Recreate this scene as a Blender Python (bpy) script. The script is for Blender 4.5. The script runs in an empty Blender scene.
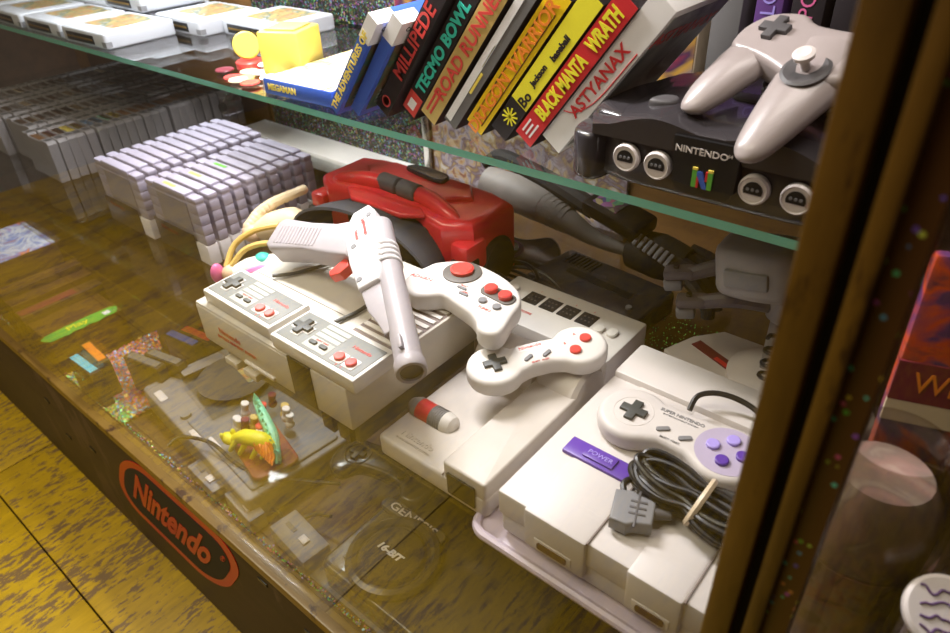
import bpy, bmesh, math, random
from mathutils import Matrix, Vector, Euler
random.seed(7)
PI = math.pi
C = bpy.context.scene.collection
sc = bpy.context.scene

# ------------------------------------------------------------------ camera
cam_d = bpy.data.cameras.new('camera')
cam = bpy.data.objects.new('camera', cam_d); C.objects.link(cam)
fpx = 693.0
dn = Vector((50.0, 1008.5, fpx)).normalized()            # world down in camera axes (x right, y down, z forward)
xl = -Vector((-975.0, -428.5, fpx)).normalized()
xl = (xl - dn * xl.dot(dn)).normalized()
zu = -dn; yl = zu.cross(xl)
R = Matrix((xl, yl, zu))
cx_, cy_, cz_ = R @ Vector((1, 0, 0)), R @ Vector((0, -1, 0)), R @ Vector((0, 0, -1))
cam.matrix_world = Matrix(((cx_.x, cy_.x, cz_.x, 0), (cx_.y, cy_.y, cz_.y, 0), (cx_.z, cy_.z, cz_.z, 0.5), (0, 0, 0, 1)))
cam_d.sensor_width = 36; cam_d.lens = fpx / 950 * 36
cam_d.clip_start = 0.01; cam_d.clip_end = 50
cam_d.dof.use_dof = True; cam_d.dof.focus_distance = 0.72; cam_d.dof.aperture_fstop = 8
sc.camera = cam

# ------------------------------------------------------------------ light
sc.view_settings.view_transform = 'Standard'; sc.view_settings.look = 'None'
sc.view_settings.gamma = 1; sc.view_settings.exposure = 0.35
w = bpy.data.worlds.new('world'); sc.world = w; w.use_nodes = True
w.node_tree.nodes['Background'].inputs[0].default_value = (1, .8, .6, 1)
w.node_tree.nodes['Background'].inputs[1].default_value = .05
def area(name, loc, rot, sx, sy, power, col):
    l = bpy.data.lights.new(name, 'AREA'); l.shape = 'RECTANGLE'; l.size = sx; l.size_y = sy; l.energy = power; l.color = col
    o = bpy.data.objects.new(name, l); C.objects.link(o); o.location = loc; o.rotation_euler = rot
    return o
area('case_lamp', (-.72, .50, .70), (math.radians(-4), 0, 0), .40, .06, 8.2, (.98, .95, .97))
area('case_lamp_far', (-1.2, .62, .66), (0, 0, 0), .30, .12, 5.5, (.90, .95, 1))
area('case_lamp_near', (-.16, .48, .66), (math.radians(-5), 0, 0), .3, .08, .85, (1, .91, .86))
area('room_lamp', (-1.3, -.45, 1.75), (0, 0, 0), 1.6, .7, 27, (1, .90, .66))

# ------------------------------------------------------------------ materials
MATS = {}
def mat(name, col, rough=.5, metal=0., var=.06, scale=60., bump=.0, spec=.5, trans=0., emit=None, coat=0., ior=1.45, alpha=1.):
    m = bpy.data.materials.new(name); m.use_nodes = True; MATS[name] = m
    nt = m.node_tree; N = nt.nodes; L = nt.links; p = N['Principled BSDF']
    p.inputs['Roughness'].default_value = rough; p.inputs['Metallic'].default_value = metal
    p.inputs['Specular IOR Level'].default_value = spec; p.inputs['Coat Weight'].default_value = coat
    p.inputs['Transmission Weight'].default_value = trans; p.inputs['IOR'].default_value = ior
    p.inputs['Alpha'].default_value = alpha
    if emit: p.inputs['Emission Color'].default_value = (*emit[:3], 1); p.inputs['Emission Strength'].default_value = emit[3]
    tc = N.new('ShaderNodeTexCoord'); no = N.new('ShaderNodeTexNoise'); no.inputs['Scale'].default_value = scale; no.inputs['Detail'].default_value = 4
    L.new(tc.outputs['Object'], no.inputs['Vector'])
    mx = N.new('ShaderNodeMix'); mx.data_type = 'RGBA'
    mx.inputs['A'].default_value = (*[c * (1 - var) for c in col], 1); mx.inputs['B'].default_value = (*[min(1, c * (1 + var)) for c in col], 1)
    L.new(no.outputs['Fac'], mx.inputs['Factor']); L.new(mx.outputs['Result'], p.inputs['Base Color'])
    if bump:
        b = N.new('ShaderNodeBump'); b.inputs['Strength'].default_value = bump; b.inputs['Distance'].default_value = .001
        n2 = N.new('ShaderNodeTexNoise'); n2.inputs['Scale'].default_value = scale * 12
        L.new(tc.outputs['Object'], n2.inputs['Vector']); L.new(n2.outputs['Fac'], b.inputs['Height']); L.new(b.outputs['Normal'], p.inputs['Normal'])
    return m
mat('nes_grey', (.62, .585, .52), .45, bump=.15)
mat('nes_pale', (.72, .69, .64), .45)
mat('nes_dark', (.12, .11, .10), .5)
mat('white_plastic', (.70, .665, .63), .38)
mat('cream_plastic', (.60, .555, .51), .42, bump=.1)
mat('snes_body', (.59, .55, .53), .45, bump=.1, var=.05, scale=14)
mat('snes_seam', (.20, .16, .15), .6)
mat('purple', (.11, .045, .36), .35)
mat('lavender', (.40, .32, .78), .35)
mat('lilac_panel', (.44, .38, .52), .45)
mat('tray', (.55, .47, .55), .3)
mat('red', (.62, .035, .04), .3)
mat('red_button', (.70, .07, .06), .35)
mat('vb_red', (.66, .030, .038), .28, var=.1, scale=10, coat=.4)
mat('sticker_red', (.62, .006, .02), .3)
mat('tray_red', (.30, .06, .035), .4)
mat('black', (.012, .012, .013), .35)
mat('rubber', (.035, .036, .042), .7, bump=.3)
mat('black_matte', (.02, .018, .018), .75)
mat('charcoal', (.040, .036, .040), .25, coat=.4)
mat('charcoal_soft', (.085, .08, .083), .5)
mat('pad_panel', (.21, .22, .21), .5)
mat('pad_stripe', (.43, .44, .40), .5)
mat('dpad', (.055, .06, .06), .45)
mat('mid_grey', (.20, .20, .21), .5)
mat('zap_grey', (.38, .35, .37), .4)
mat('zap_white', (.74, .72, .72), .4)
mat('cart_lilac', (.33, .305, .39), .5, var=.05)
mat('cart_recess', (.25, .23, .27), .5)
mat('sleeve_pale', (.66, .63, .63), .35)
mat('sleeve_dark', (.035, .028, .03), .3)
mat('cart_grey', (.17, .155, .155), .55)
mat('cart_notch', (.05, .045, .045), .6)
mat('cart_light', (.50, .52, .56), .4)
mat('contacts', (.35, .22, .05), .35, metal=.8)
mat('n64_pad', (.36, .31, .30), .33, coat=.1)
mat('port_white', (.72, .66, .64), .4)
mat('rob_grey', (.25, .235, .235), .45)
mat('rob_base', (.60, .55, .53), .4)
mat('rob_arm', (.10, .085, .10), .4)
mat('glove_grey', (.25, .225, .20), .55)
mat('metal', (.65, .62, .58), .25, metal=1)
mat('paper_white', (.82, .80, .78), .5)
for n, c in dict(yellow=(.88, .70, .12), gold=(.60, .43, .14), teal=(.05, .60, .45), blue=(.05, .12, .50), lt_blue=(.20, .42, .70), pink=(.78, .16, .36),
                 orange=(.85, .25, .03), green=(.12, .42, .05), mint=(.25, .72, .45), cream=(.72, .58, .38), skin=(.70, .48, .32), book_black=(.025, .02, .022),
                 book_grey=(.16, .155, .15), book_yellow=(.86, .78, .04), book_amber=(.88, .60, .01), maroon=(.17, .02, .035), violet=(.12, .05, .20), brown=(.10, .045, .015),
                 rope=(.62, .42, .12), cyan=(.15, .60, .72), warm_card=(.62, .50, .35)).items():
    mat(n, c, .4)

def glass_mat(name, tint, rough=.0, k=1.0, f0=.031):
    """clear sheet: transparent body with angle-dependent mirror reflection (Schlick), the same from either side"""
    m = bpy.data.materials.new(name); m.use_nodes = True; MATS[name] = m
    nt = m.node_tree; N = nt.nodes; L = nt.links; N.clear()
    o = N.new('ShaderNodeOutputMaterial'); mx = N.new('ShaderNodeMixShader'); ge = N.new('ShaderNodeNewGeometry')
    tr = N.new('ShaderNodeBsdfTransparent'); tr.inputs[0].default_value = (*tint, 1); gl = N.new('ShaderNodeBsdfGlossy'); gl.inputs['Roughness'].default_value = rough
    gl.inputs[0].default_value = (k, k, k, 1)
    dt = N.new('ShaderNodeVectorMath'); dt.operation = 'DOT_PRODUCT'; L.new(ge.outputs['Normal'], dt.inputs[0]); L.new(ge.outputs['Incoming'], dt.inputs[1])
    def mth(op, a, b=None, c=None):
        n = N.new('ShaderNodeMath'); n.operation = op
        for i, v in enumerate((a, b, c)):
            if v is None: continue
            if isinstance(v, (int, float)): n.inputs[i].default_value = v
            else: L.new(v, n.inputs[i])
        return n.outputs[0]
    f = mth('MULTIPLY_ADD', mth('POWER', mth('SUBTRACT', 1.0, mth('ABSOLUTE', dt.outputs['Value'])), 5.0), 1 - f0, f0)
    L.new(f, mx.inputs[0]); L.new(tr.outputs[0], mx.inputs[1]); L.new(gl.outputs[0], mx.inputs[2]); L.new(mx.outputs[0], o.inputs[0])
    return m
glass_mat('pane_glass', (.985, .985, .975))
glass_mat('shelf_glass', (.95, .965, .955), .02)
glass_mat('clear_plastic', (.86, .86, .84), .08)
glass_mat('jar_glass', (.75, .73, .70), .05)
m = mat('glass_edge', (.20, .62, .48), .15, trans=.35, spec=.6)

def wood(name, c1, c2, sc_=(3, 40, 40), rough=.45, spots=None, spot_scale=(18, 3, 18), thr=.6, coat=0.):
    m = bpy.data.materials.new(name); m.use_nodes = True; MATS[name] = m
    nt = m.node_tree; N = nt.nodes; L = nt.links; p = N['Principled BSDF']; p.inputs['Roughness'].default_value = rough; p.inputs['Coat Weight'].default_value = coat
    tc = N.new('ShaderNodeTexCoord')
    def noise(scale, det=6, loc=(0, 0, 0)):
        mp = N.new('ShaderNodeMapping'); mp.inputs['Scale'].default_value = scale; mp.inputs['Location'].default_value = loc
        no = N.new('ShaderNodeTexNoise'); no.inputs['Scale'].default_value = 1; no.inputs['Detail'].default_value = det; no.inputs['Roughness'].default_value = .65
        L.new(tc.outputs['Object'], mp.inputs['Vector']); L.new(mp.outputs[0], no.inputs['Vector']); return no.outputs['Fac']
    def ramp(f, a, b):
        r = N.new('ShaderNodeMapRange'); r.inputs['From Min'].default_value = a; r.inputs['From Max'].default_value = b; L.new(f, r.inputs['Value']); return r.outputs[0]
    def mix(f, a, b):
        x = N.new('ShaderNodeMix'); x.data_type = 'RGBA'; L.new(f, x.inputs['Factor'])
        for k, v in (('A', a), ('B', b)):
            if isinstance(v, tuple): x.inputs[k].default_value = (*v, 1)
            else: L.new(v, x.inputs[k])
        return x.outputs['Result']
    col = mix(ramp(noise(sc_), .3, .7), c1, c2)
    if spots:
        a = noise(spot_scale, 8, (3, 1, 2)); b = noise(tuple(s * .12 for s in spot_scale), 3, (7, 5, 1))
        ad = N.new('ShaderNodeMath'); ad.operation = 'MULTIPLY_ADD'; L.new(b, ad.inputs[0]); ad.inputs[1].default_value = .55; L.new(a, ad.inputs[2])
        col = mix(ramp(ad.outputs[0], thr, thr + .05), col, spots)
    L.new(col, p.inputs['Base Color'])
    b = N.new('ShaderNodeBump'); b.inputs['Strength'].default_value = .25; b.inputs['Distance'].default_value = .002; L.new(noise(sc_, 8), b.inputs['Height']); L.new(b.outputs[0], p.inputs['Normal'])
    return m
wood('floor_wood', (.60, .375, .006), (.40, .25, .005), (60, 7, 20), .5, (.21, .125, .045), (120, 34, 20), .79)
wood('base_wood', (.050, .027, .022), (.026, .012, .010), (6, 3, 30), .55, (.085, .05, .04), (20, 20, 6), .86)
wood('trim_wood', (.28, .165, .03), (.16, .085, .014), (4, 30, 30), .4, (.07, .03, .01), (30, 30, 9), .86, coat=.2)
wood('post_wood', (.17, .085, .012), (.070, .034, .006), (40, 40, 8), .4, (.05, .02, .006), (50, 50, 12), .86, coat=.2)
wood('inner_wood', (.10, .045, .02), (.05, .022, .01), (5, 30, 30), .5)
wood('back_wood', (.23, .11, .03), (.11, .05, .015), (5, 30, 30), .5)

def holo(name, base, dens, dark):
    m = bpy.data.materials.new(name); m.use_nodes = True; MATS[name] = m
    nt = m.node_tree; N = nt.nodes; L = nt.links; p = N['Principled BSDF']; p.inputs['Roughness'].default_value = .3; p.inputs['Metallic'].default_value = .4
    tc = N.new('ShaderNodeTexCoord'); v = N.new('ShaderNodeTexVoronoi'); v.inputs['Scale'].default_value = dens; L.new(tc.outputs['Object'], v.inputs['Vector'])
    hs = N.new('ShaderNodeSeparateColor'); L.new(v.outputs['Color'], hs.inputs[0])
    cc = N.new('ShaderNodeCombineColor'); cc.mode = 'HSV'; L.new(hs.outputs[0], cc.inputs[0]); cc.inputs[1].default_value = .75
    pw = N.new('ShaderNodeMath'); pw.operation = 'POWER'; L.new(hs.outputs[1], pw.inputs[0]); pw.inputs[1].default_value = dark; L.new(pw.outputs[0], cc.inputs[2])
    mx = N.new('ShaderNodeMix'); mx.data_type = 'RGBA'; mx.inputs['Factor'].default_value = .6; mx.inputs['A'].default_value = (*base, 1); L.new(cc.outputs[0], mx.inputs['B'])
    L.new(mx.outputs['Result'], p.inputs['Base Color']); return m
holo('holo_sheet', (.05, .055, .03), 330, 4.0)
holo('holo_bright', (.35, .28, .34), 120, 1.2)
def dots(name, base, scale, keep):
    m = bpy.data.materials.new(name); m.use_nodes = True; MATS[name] = m
    nt = m.node_tree; N = nt.nodes; L = nt.links; p = N['Principled BSDF']; p.inputs['Roughness'].default_value = .35
    tc = N.new('ShaderNodeTexCoord'); v = N.new('ShaderNodeTexVoronoi'); v.inputs['Scale'].default_value = scale; L.new(tc.outputs['Object'], v.inputs['Vector'])
    hs = N.new('ShaderNodeSeparateColor'); L.new(v.outputs['Color'], hs.inputs[0])
    cc = N.new('ShaderNodeCombineColor'); cc.mode = 'HSV'; L.new(hs.outputs[0], cc.inputs[0]); cc.inputs[1].default_value = .85; cc.inputs[2].default_value = .9
    a = N.new('ShaderNodeMath'); a.operation = 'LESS_THAN'; L.new(v.outputs['Distance'], a.inputs[0]); a.inputs[1].default_value = .26
    b = N.new('ShaderNodeMath'); b.operation = 'GREATER_THAN'; L.new(hs.outputs[1], b.inputs[0]); b.inputs[1].default_value = keep
    c = N.new('ShaderNodeMath'); c.operation = 'MULTIPLY'; L.new(a.outputs[0], c.inputs[0]); L.new(b.outputs[0], c.inputs[1])
    mx = N.new('ShaderNodeMix'); mx.data_type = 'RGBA'; L.new(c.outputs[0], mx.inputs['Factor']); mx.inputs['A'].default_value = (*base, 1); L.new(cc.outputs[0], mx.inputs['B'])
    L.new(mx.outputs['Result'], p.inputs['Base Color'])
dots('holo_stile', (.10, .042, .014), 260, .72)

def picture(name, c, scale=30):
    """printed picture: blotches of several inks"""
    m = bpy.data.materials.new(name); m.use_nodes = True; MATS[name] = m
    nt = m.node_tree; N = nt.nodes; L = nt.links; p = N['Principled BSDF']; p.inputs['Roughness'].default_value = .35
    tc = N.new('ShaderNodeTexCoord'); no = N.new('ShaderNodeTexNoise'); no.inputs['Scale'].default_value = scale; no.inputs['Detail'].default_value = 3; no.inputs['Distortion'].default_value = 1.2
    L.new(tc.outputs['Object'], no.inputs['Vector']); r = N.new('ShaderNodeValToRGB'); r.color_ramp.interpolation = 'LINEAR'
    e = r.color_ramp.elements; k = len(c)
    for i, col in enumerate(c):
        pos = .3 + .4 * i / max(1, k - 1)
        if i < 2: e[i].position = pos; e[i].color = (*col, 1)
        else: x = e.new(pos); x.color = (*col, 1)
    L.new(no.outputs['Fac'], r.inputs[0]); L.new(r.outputs[0], p.inputs['Base Color']); return m
picture('art_magazine', [(.70, .28, .5), (.12, .25, .65), (.75, .78, .85), (.12, .22, .6), (.75, .18, .07), (.8, .6, .1)], 18)
picture('art_dark', [(.03, .03, .035), (.16, .17, .15), (.30, .30, .27), (.05, .05, .05)], 14)
picture('art_blue', [(.02, .03, .12), (.04, .12, .06), (.15, .08, .03), (.02, .02, .05)], 30)
picture('art_flat', [(.75, .70, .70), (.75, .6, .15), (.8, .8, .85), (.5, .2, .12)], 35)
picture('art_label', [(.50, .48, .45), (.35, .14, .06), (.45, .36, .15), (.06, .12, .10), (.55, .55, .56)], 38)
picture('art_back', [(.3, .03, .04), (.05, .02, .06), (.45, .25, .03), (.08, .1, .2)], 14)
picture('art_lining', [(.50, .46, .42), (.38, .26, .10), (.16, .10, .12), (.34, .30, .34), (.45, .30, .14), (.22, .08, .06)], 34)
picture('art_packet', [(.03, .02, .05), (.1, .03, .12), (.5, .06, .01), (.05, .02, .05)], 24)
picture('jar_fill', [(.12, .07, .05), (.40, .28, .24), (.45, .20, .16), (.08, .05, .05)], 40)
picture('jar_pink', [(.5, .36, .32), (.42, .26, .24), (.30, .22, .20), (.48, .40, .34)], 30)

# ------------------------------------------------------------------ mesh helpers
def rotm(rx=0, ry=0, rz=0): return Euler((math.radians(rx), math.radians(ry), math.radians(rz))).to_matrix().to_4x4()
def TR(x, y, z, rx=0, ry=0, rz=0): return Matrix.Translation((x, y, z)) @ rotm(rx, ry, rz)
class B:
    def __init__(s): s.bm = bmesh.new()
    def _add(s, t, T=None):
        if T is not None: t.transform(T)
        me = bpy.data.meshes.new('tmp'); t.to_mesh(me); t.free(); s.bm.from_mesh(me); bpy.data.meshes.remove(me); return s
    def box(s, c, d, bev=0, T=None, seg=2, taper=None):
        t = bmesh.new(); bmesh.ops.create_cube(t, size=1)
        for v in t.verts:
            k = 1.0
            if taper and v.co.z > 0: k = taper
            v.co = Vector((c[0] + v.co.x * d[0] * k, c[1] + v.co.y * d[1] * k, c[2] + v.co.z * d[2]))
        if bev: bmesh.ops.bevel(t, geom=list(t.edges), offset=bev, segments=seg, affect='EDGES', profile=.5)
        return s._add(t, T)
    def bx(s, x0, x1, y0, y1, z0, z1, bev=0, T=None): return s.box(((x0 + x1) / 2, (y0 + y1) / 2, (z0 + z1) / 2), (x1 - x0, y1 - y0, z1 - z0), bev, T)
    def prism(s, pts, z0, z1, bev=0, T=None, seg=3):
        t = bmesh.new(); a = [t.verts.new((x, y, z0)) for x, y in pts]; b = [t.verts.new((x, y, z1)) for x, y in pts]; n = len(pts)
        t.faces.new(a[::-1]); t.faces.new(b)
        for i in range(n): t.faces.new((a[i], a[(i + 1) % n], b[(i + 1) % n], b[i]))
        bmesh.ops.recalc_face_normals(t, faces=t.faces)
        if bev:
            ed = [e for e in t.edges if abs(e.verts[0].co.z - e.verts[1].co.z) < 1e-7]
            bmesh.ops.bevel(t, geom=ed, offset=bev, segments=seg, affect='EDGES', profile=.5)
        return s._add(t, T)
    def lathe(s, prof, T=None, seg=32, ang=2 * PI):
        t = bmesh.new(); rings = []
        for r, z in prof: rings.append([t.verts.new((r * math.cos(ang * i / seg), r * math.sin(ang * i / seg), z)) for i in range(seg)])
        for a, b in zip(rings, rings[1:]):
            for i in range(seg): t.faces.new((a[i], a[(i + 1) % seg], b[(i + 1) % seg], b[i]))
        if prof[0][0] > 1e-5: t.faces.new(rings[0][::-1])
        if prof[-1][0] > 1e-5: t.faces.new(rings[-1])
        bmesh.ops.remove_doubles(t, verts=t.verts, dist=1e-6); bmesh.ops.recalc_face_normals(t, faces=t.faces)
        return s._add(t, T)
    def cyl(s, p0, p1, r, r2=None, seg=24, rim=0):
        p0, p1 = Vector(p0), Vector(p1); d = p1 - p0; h = d.length; r2 = r if r2 is None else r2
        pr = [(0, 0), (r - rim, 0), (r, rim), (r2, h - rim), (r2 - rim, h), (0, h)] if rim else [(0, 0), (r, 0), (r2, h), (0, h)]
        return s.lathe(pr, Matrix.Translation(p0) @ d.to_track_quat('Z', 'Y').to_matrix().to_4x4(), seg)
    def ell(s, c, r, T=None, seg=20):
        t = bmesh.new(); bmesh.ops.create_uvsphere(t, u_segments=seg, v_segments=max(8, seg // 2), radius=1)
        for v in t.verts: v.co = Vector((c[0] + v.co.x * r[0], c[1] + v.co.y * r[1], c[2] + v.co.z * r[2]))
        return s._add(t, T)
    def tube(s, pts, r, seg=8, smooth=6, T=None):
        P = [Vector(p) for p in pts]
        rr = r if isinstance(r, (list, tuple)) else [r] * len(P)
        if smooth and len(P) > 2:
            Q = []; RR = []
            for i in range(len(P) - 1):
                p0 = P[max(0, i - 1)]; p1 = P[i]; p2 = P[i + 1]; p3 = P[min(len(P) - 1, i + 2)]
                for k in range(smooth):
                    t_ = k / smooth; a = t_ * t_; b = a * t_
                    Q.append(.5 * ((2 * p1) + (p2 - p0) * t_ + (2 * p0 - 5 * p1 + 4 * p2 - p3) * a + (3 * p1 - p0 - 3 * p2 + p3) * b)); RR.append(rr[i] * (1 - t_) + rr[i + 1] * t_)
            Q.append(P[-1]); RR.append(rr[-1]); P, rr = Q, RR
        t = bmesh.new(); rings = []; up = Vector((0, 0, 1)); n = None
        for i, p in enumerate(P):
            d = (P[min(i + 1, len(P) - 1)] - P[max(i - 1, 0)]).normalized()
            if n is None: n = d.cross(up if abs(d.z) < .9 else Vector((1, 0, 0))).normalized()
            n = (n - d * n.dot(d)).normalized(); b = d.cross(n)
            rings.append([t.verts.new(p + (n * math.cos(2 * PI * k / seg) + b * math.sin(2 * PI * k / seg)) * rr[i]) for k in range(seg)])
        for a, b in zip(rings, rings[1:]):
            for i in range(seg): t.faces.new((a[i], a[(i + 1) % seg], b[(i + 1) % seg], b[i]))
        t.faces.new(rings[0][::-1]); t.faces.new(rings[-1]); bmesh.ops.recalc_face_normals(t, faces=t.faces)
        return s._add(t, T)
    def done(s, name, m, parent=None, M=None, ang=32):
        me = bpy.data.meshes.new(name); s.bm.to_mesh(me); s.bm.free()
        me.polygons.foreach_set('use_smooth', [True] * len(me.polygons))
        try: me.set_sharp_from_angle(angle=math.radians(ang))
        except Exception: pass
        me.materials.append(MATS[m] if isinstance(m, str) else m)
        o = bpy.data.objects.new(name, me); C.objects.link(o)
        if parent: o.parent = parent
        if M is not None: o.matrix_local = M
        return o
def tag(o, label, cat, group=None, kind=None):
    o['label'] = label; o['category'] = cat
    if group: o['group'] = group
    if kind: o['kind'] = kind
    return o
def thing(name, label, cat, M=None, group=None):
    o = bpy.data.objects.new(name, None); o.empty_display_size = .02; C.objects.link(o)
    if M is not None: o.matrix_world = M
    return tag(o, label, cat, group)
def struct(name, b, m): o = b.done(name, m); o['kind'] = 'structure'; return o
def text(body, size, m, parent, M, sx=1., align='CENTER', ext=.0002, name='lettering', bold=.0, shear=0.):
    cu = bpy.data.curves.new('txt', 'FONT'); cu.body = body; cu.size = size; cu.extrude = ext; cu.align_x = align; cu.align_y = 'CENTER'; cu.offset = bold; cu.shear = shear; cu.resolution_u = 3
    t = bpy.data.objects.new('txt', cu); C.objects.link(t); dg = bpy.context.evaluated_depsgraph_get()
    me = bpy.data.meshes.new_from_object(t.evaluated_get(dg)); bpy.data.objects.remove(t); bpy.data.curves.remove(cu)
    me.transform(Matrix.Diagonal((sx, 1, 1, 1))); me.materials.clear(); me.materials.append(MATS[m]); me.name = name
    o = bpy.data.objects.new(name, me); C.objects.link(o); o.parent = parent; o.matrix_local = M
    return o
def copy_thing(r, M, label, group):
    c = r.copy(); C.objects.link(c); c.matrix_world = M; c['label'] = label; c['group'] = group
    for ch in list(r.children):
        d = ch.copy(); C.objects.link(d); d.parent = c
        for g in list(ch.children): e = g.copy(); C.objects.link(e); e.parent = d
    return c
ORD = ['first', 'second', 'third', 'fourth', 'fifth', 'sixth', 'seventh', 'eighth', 'ninth', 'tenth', 'eleventh', 'twelfth', 'thirteenth', 'fourteenth', 'fifteenth', 'sixteenth', 'seventeenth', 'eighteenth', 'nineteenth', 'twentieth', 'twenty-first', 'twenty-second']
def rrect(x0, x1, y0, y1, r, n=6):
    out = []
    for cx, cy, a0 in ((x1 - r, y1 - r, 0), (x0 + r, y1 - r, 90), (x0 + r, y0 + r, 180), (x1 - r, y0 + r, 270)):
        for k in range(n + 1): a = math.radians(a0 + 90 * k / n); out.append((cx + r * math.cos(a), cy + r * math.sin(a)))
    return out
def smooth_poly(pts, k=4):
    n = len(pts); out = []
    for i in range(n):
        p0, p1, p2, p3 = [Vector(pts[(i + j) % n]) for j in (-1, 0, 1, 2)]
        for q in range(k):
            t = q / k; v = .5 * ((2 * p1) + (p2 - p0) * t + (2 * p0 - 5 * p1 + 4 * p2 - p3) * t * t + (3 * p1 - p0 - 3 * p2 + p3) * t ** 3); out.append((v.x, v.y))
    return out

# ------------------------------------------------------------------ room and display case
FZ = -.604; CF = -.25; GY = .232                    # room floor, floor of the case, front glass
fl = B()
edges = [-3.2, -2.35, -1.52, -.69, .14, .97, 1.8]
for i in range(len(edges) - 1):
    ys = [-1.9, -1.3 + .15 * (i % 2), -.35 + .22 * (i % 3), .36 - .0 * i, 1.6]
    for a, b in zip(ys, ys[1:]): fl.bx(edges[i] + .0015, edges[i + 1] - .0015, a + .0015, b - .0015, FZ - .02, FZ, .001)
struct('floor', fl, 'floor_wood')
struct('trim_1', B().bx(-3.2, 1.8, -1.9, 1.6, FZ - .04, FZ - .021), 'black_matte')
struct('wall_behind', B().bx(-3.2, 1.8, -1.95, -1.9, FZ, 1.9), 'inner_wood')

case = thing('display_case', 'long wooden glass-fronted display case with scuffed dark base and golden trim rail', 'display case', TR(-.6, .55, FZ))
CI = TR(-.6, .55, FZ).inverted()
def cpart(name, b, m): return b.done(name, m, case, CI)
cpart('base_panel', B().bx(-2.3, .5, GY - .004, GY + .02, FZ + .012, CF - .012, .002), 'base_wood')
cpart('plinth', B().bx(-2.3, .5, GY + .008, GY + .03, FZ, FZ + .014), 'black_matte')
cpart('trim_rail', B().bx(-2.3, .5, GY - .010, GY + .012, CF - .016, CF + .002, .003), 'trim_wood')
cpart('case_floor', B().bx(-2.3, .5, GY + .012, .9, CF - .02, CF), 'inner_wood')
cpart('back_panel', B().bx(-2.3, .5, .87, .89, CF, .8), 'back_wood')
cpart('side_panel', B().bx(-2.32, -2.3, GY, .89, FZ, .8), 'inner_wood')
cpart('side_panel', B().bx(.5, .52, GY, .89, FZ, .8), 'inner_wood')
cpart('top_panel', B().bx(-2.32, .52, GY, .89, .8, .82), 'inner_wood')
for x, z in ((-.51, -.33), (-.48, -.40), (-.38, -.42), (-1.33, -.37), (-1.30, -.45), (-1.16, -.40), (-.60, -.30)): cpart('vent_slot', B().box((x, GY - .0045, z), (.020, .002, .007), .0005, None), 'black')
cpart('glass_pane', B().bx(-2.29, -.050, GY - .003, GY + .003, CF + .002, .8), 'pane_glass')
cpart('glass_pane', B().bx(-.0150, .49, GY - .003, GY + .003, CF + .002, .8), 'pane_glass')
cpart('post', B().bx(-.0505, -.0375, GY - .016, GY + .012, CF + .002, .8, .0015), 'post_wood')
cpart('post_gap', B().bx(-.0375, -.0325, GY - .006, GY + .012, CF + .002, .8), 'black_matte')
cpart('stile', B().bx(-.0325, -.0255, GY - .016, GY + .012, CF + .002, .8, .0015), 'post_wood')
cpart('stile_holographic_tape', B().bx(-.0255, -.0150, GY - .010, GY + .008, CF + .002, .8, .001), 'holo_stile')
# back lining of the case
for x0, x1, z0, z1, m in ((-1.32, -.86, -.01, .30, 'holo_sheet'), (-.84, -.45, -.01, .22, 'art_lining'), (-2.2, -1.34, -.01, .22, 'inner_wood')):
    cpart('holographic_lining' if m.startswith('holo') else 'printed_lining' if m.startswith('art') else 'back_board', B().bx(x0, x1, .862, .869, z0, z1), m)
cpart('corner_strip', B().bx(-.86, -.845, .855, .869, -.02, .78, .002), 'metal')
cpart('white_ledge', B().bx(-1.36, -.87, .79, .862, -.03, .004, .002), 'paper_white')

# maker's sticker on the base panel
SC = Vector((-.873, GY - .0052, -.387))                 # the sticker is a slanted lozenge stuck flat on the panel
def slant(y): return Matrix(((1, .70, 0, SC.x), (0, 0, 1, y), (0, 1, 0, SC.z), (0, 0, 0, 1)))
stk = B().prism(rrect(-.176, .174, -.108, .108, .088, 10), 0, .001, 0, slant(SC.y)).done('maker_sticker', 'sticker_red', case, CI)
B().prism(rrect(-.157, .155, -.088, .088, .070, 10), -.0006, 0, 0, slant(SC.y)).done('sticker_field', 'black_matte', stk)
def flat_text(body, size, cx, cy, sx, bold):
    o = text(body, size, 'sticker_red', stk, Matrix.Identity(4), sx, bold=bold)
    o.data.transform(Matrix.Translation((0, 0, 0)) @ slant(SC.y - .0012) @ Matrix.Translation((cx, cy, 0)))
    return o
flat_text('Nintendo', .138, -.006, .004, .44, .0050)
flat_text('®', .030, .132, .046, .5, .0)

# ------------------------------------------------------------------ shelves
def shelf(x0, x1, y0, y1, z1, th, label, edge, front_r=0):
    o = B().bx(x0, x1, y0, y1, z1 - th, z1).done('glass_shelf', 'shelf_glass'); tag(o, label, 'shelf')
    o.data.materials.append(MATS[edge])
    for p in o.data.polygons:
        if abs(p.normal.z) < .5: p.material_index = 1
    return o
shelf(-2.29, .49, .507, .862, .24, .008, 'upper green-edged glass shelf carrying the leaning game boxes', 'glass_edge')
shelf(-2.29, .49, .305, .862, -.0005, .005, 'middle clear glass shelf under the white game consoles', 'clear_plastic')
clip = thing('shelf_clip', 'round clear plastic clip gripping the upper shelf edge below the coins', 'clip', TR(-.872, .505, .215))
B().cyl((0, -.012, 0), (0, .012, 0), .012, rim=.002).cyl((0, -.016, 0), (0, -.010, 0), .006).done('disc', 'jar_glass', clip)
B().bx(-.004, .004, -.004, .02, .006, .016, .001).done('arm', 'jar_glass', clip)

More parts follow.
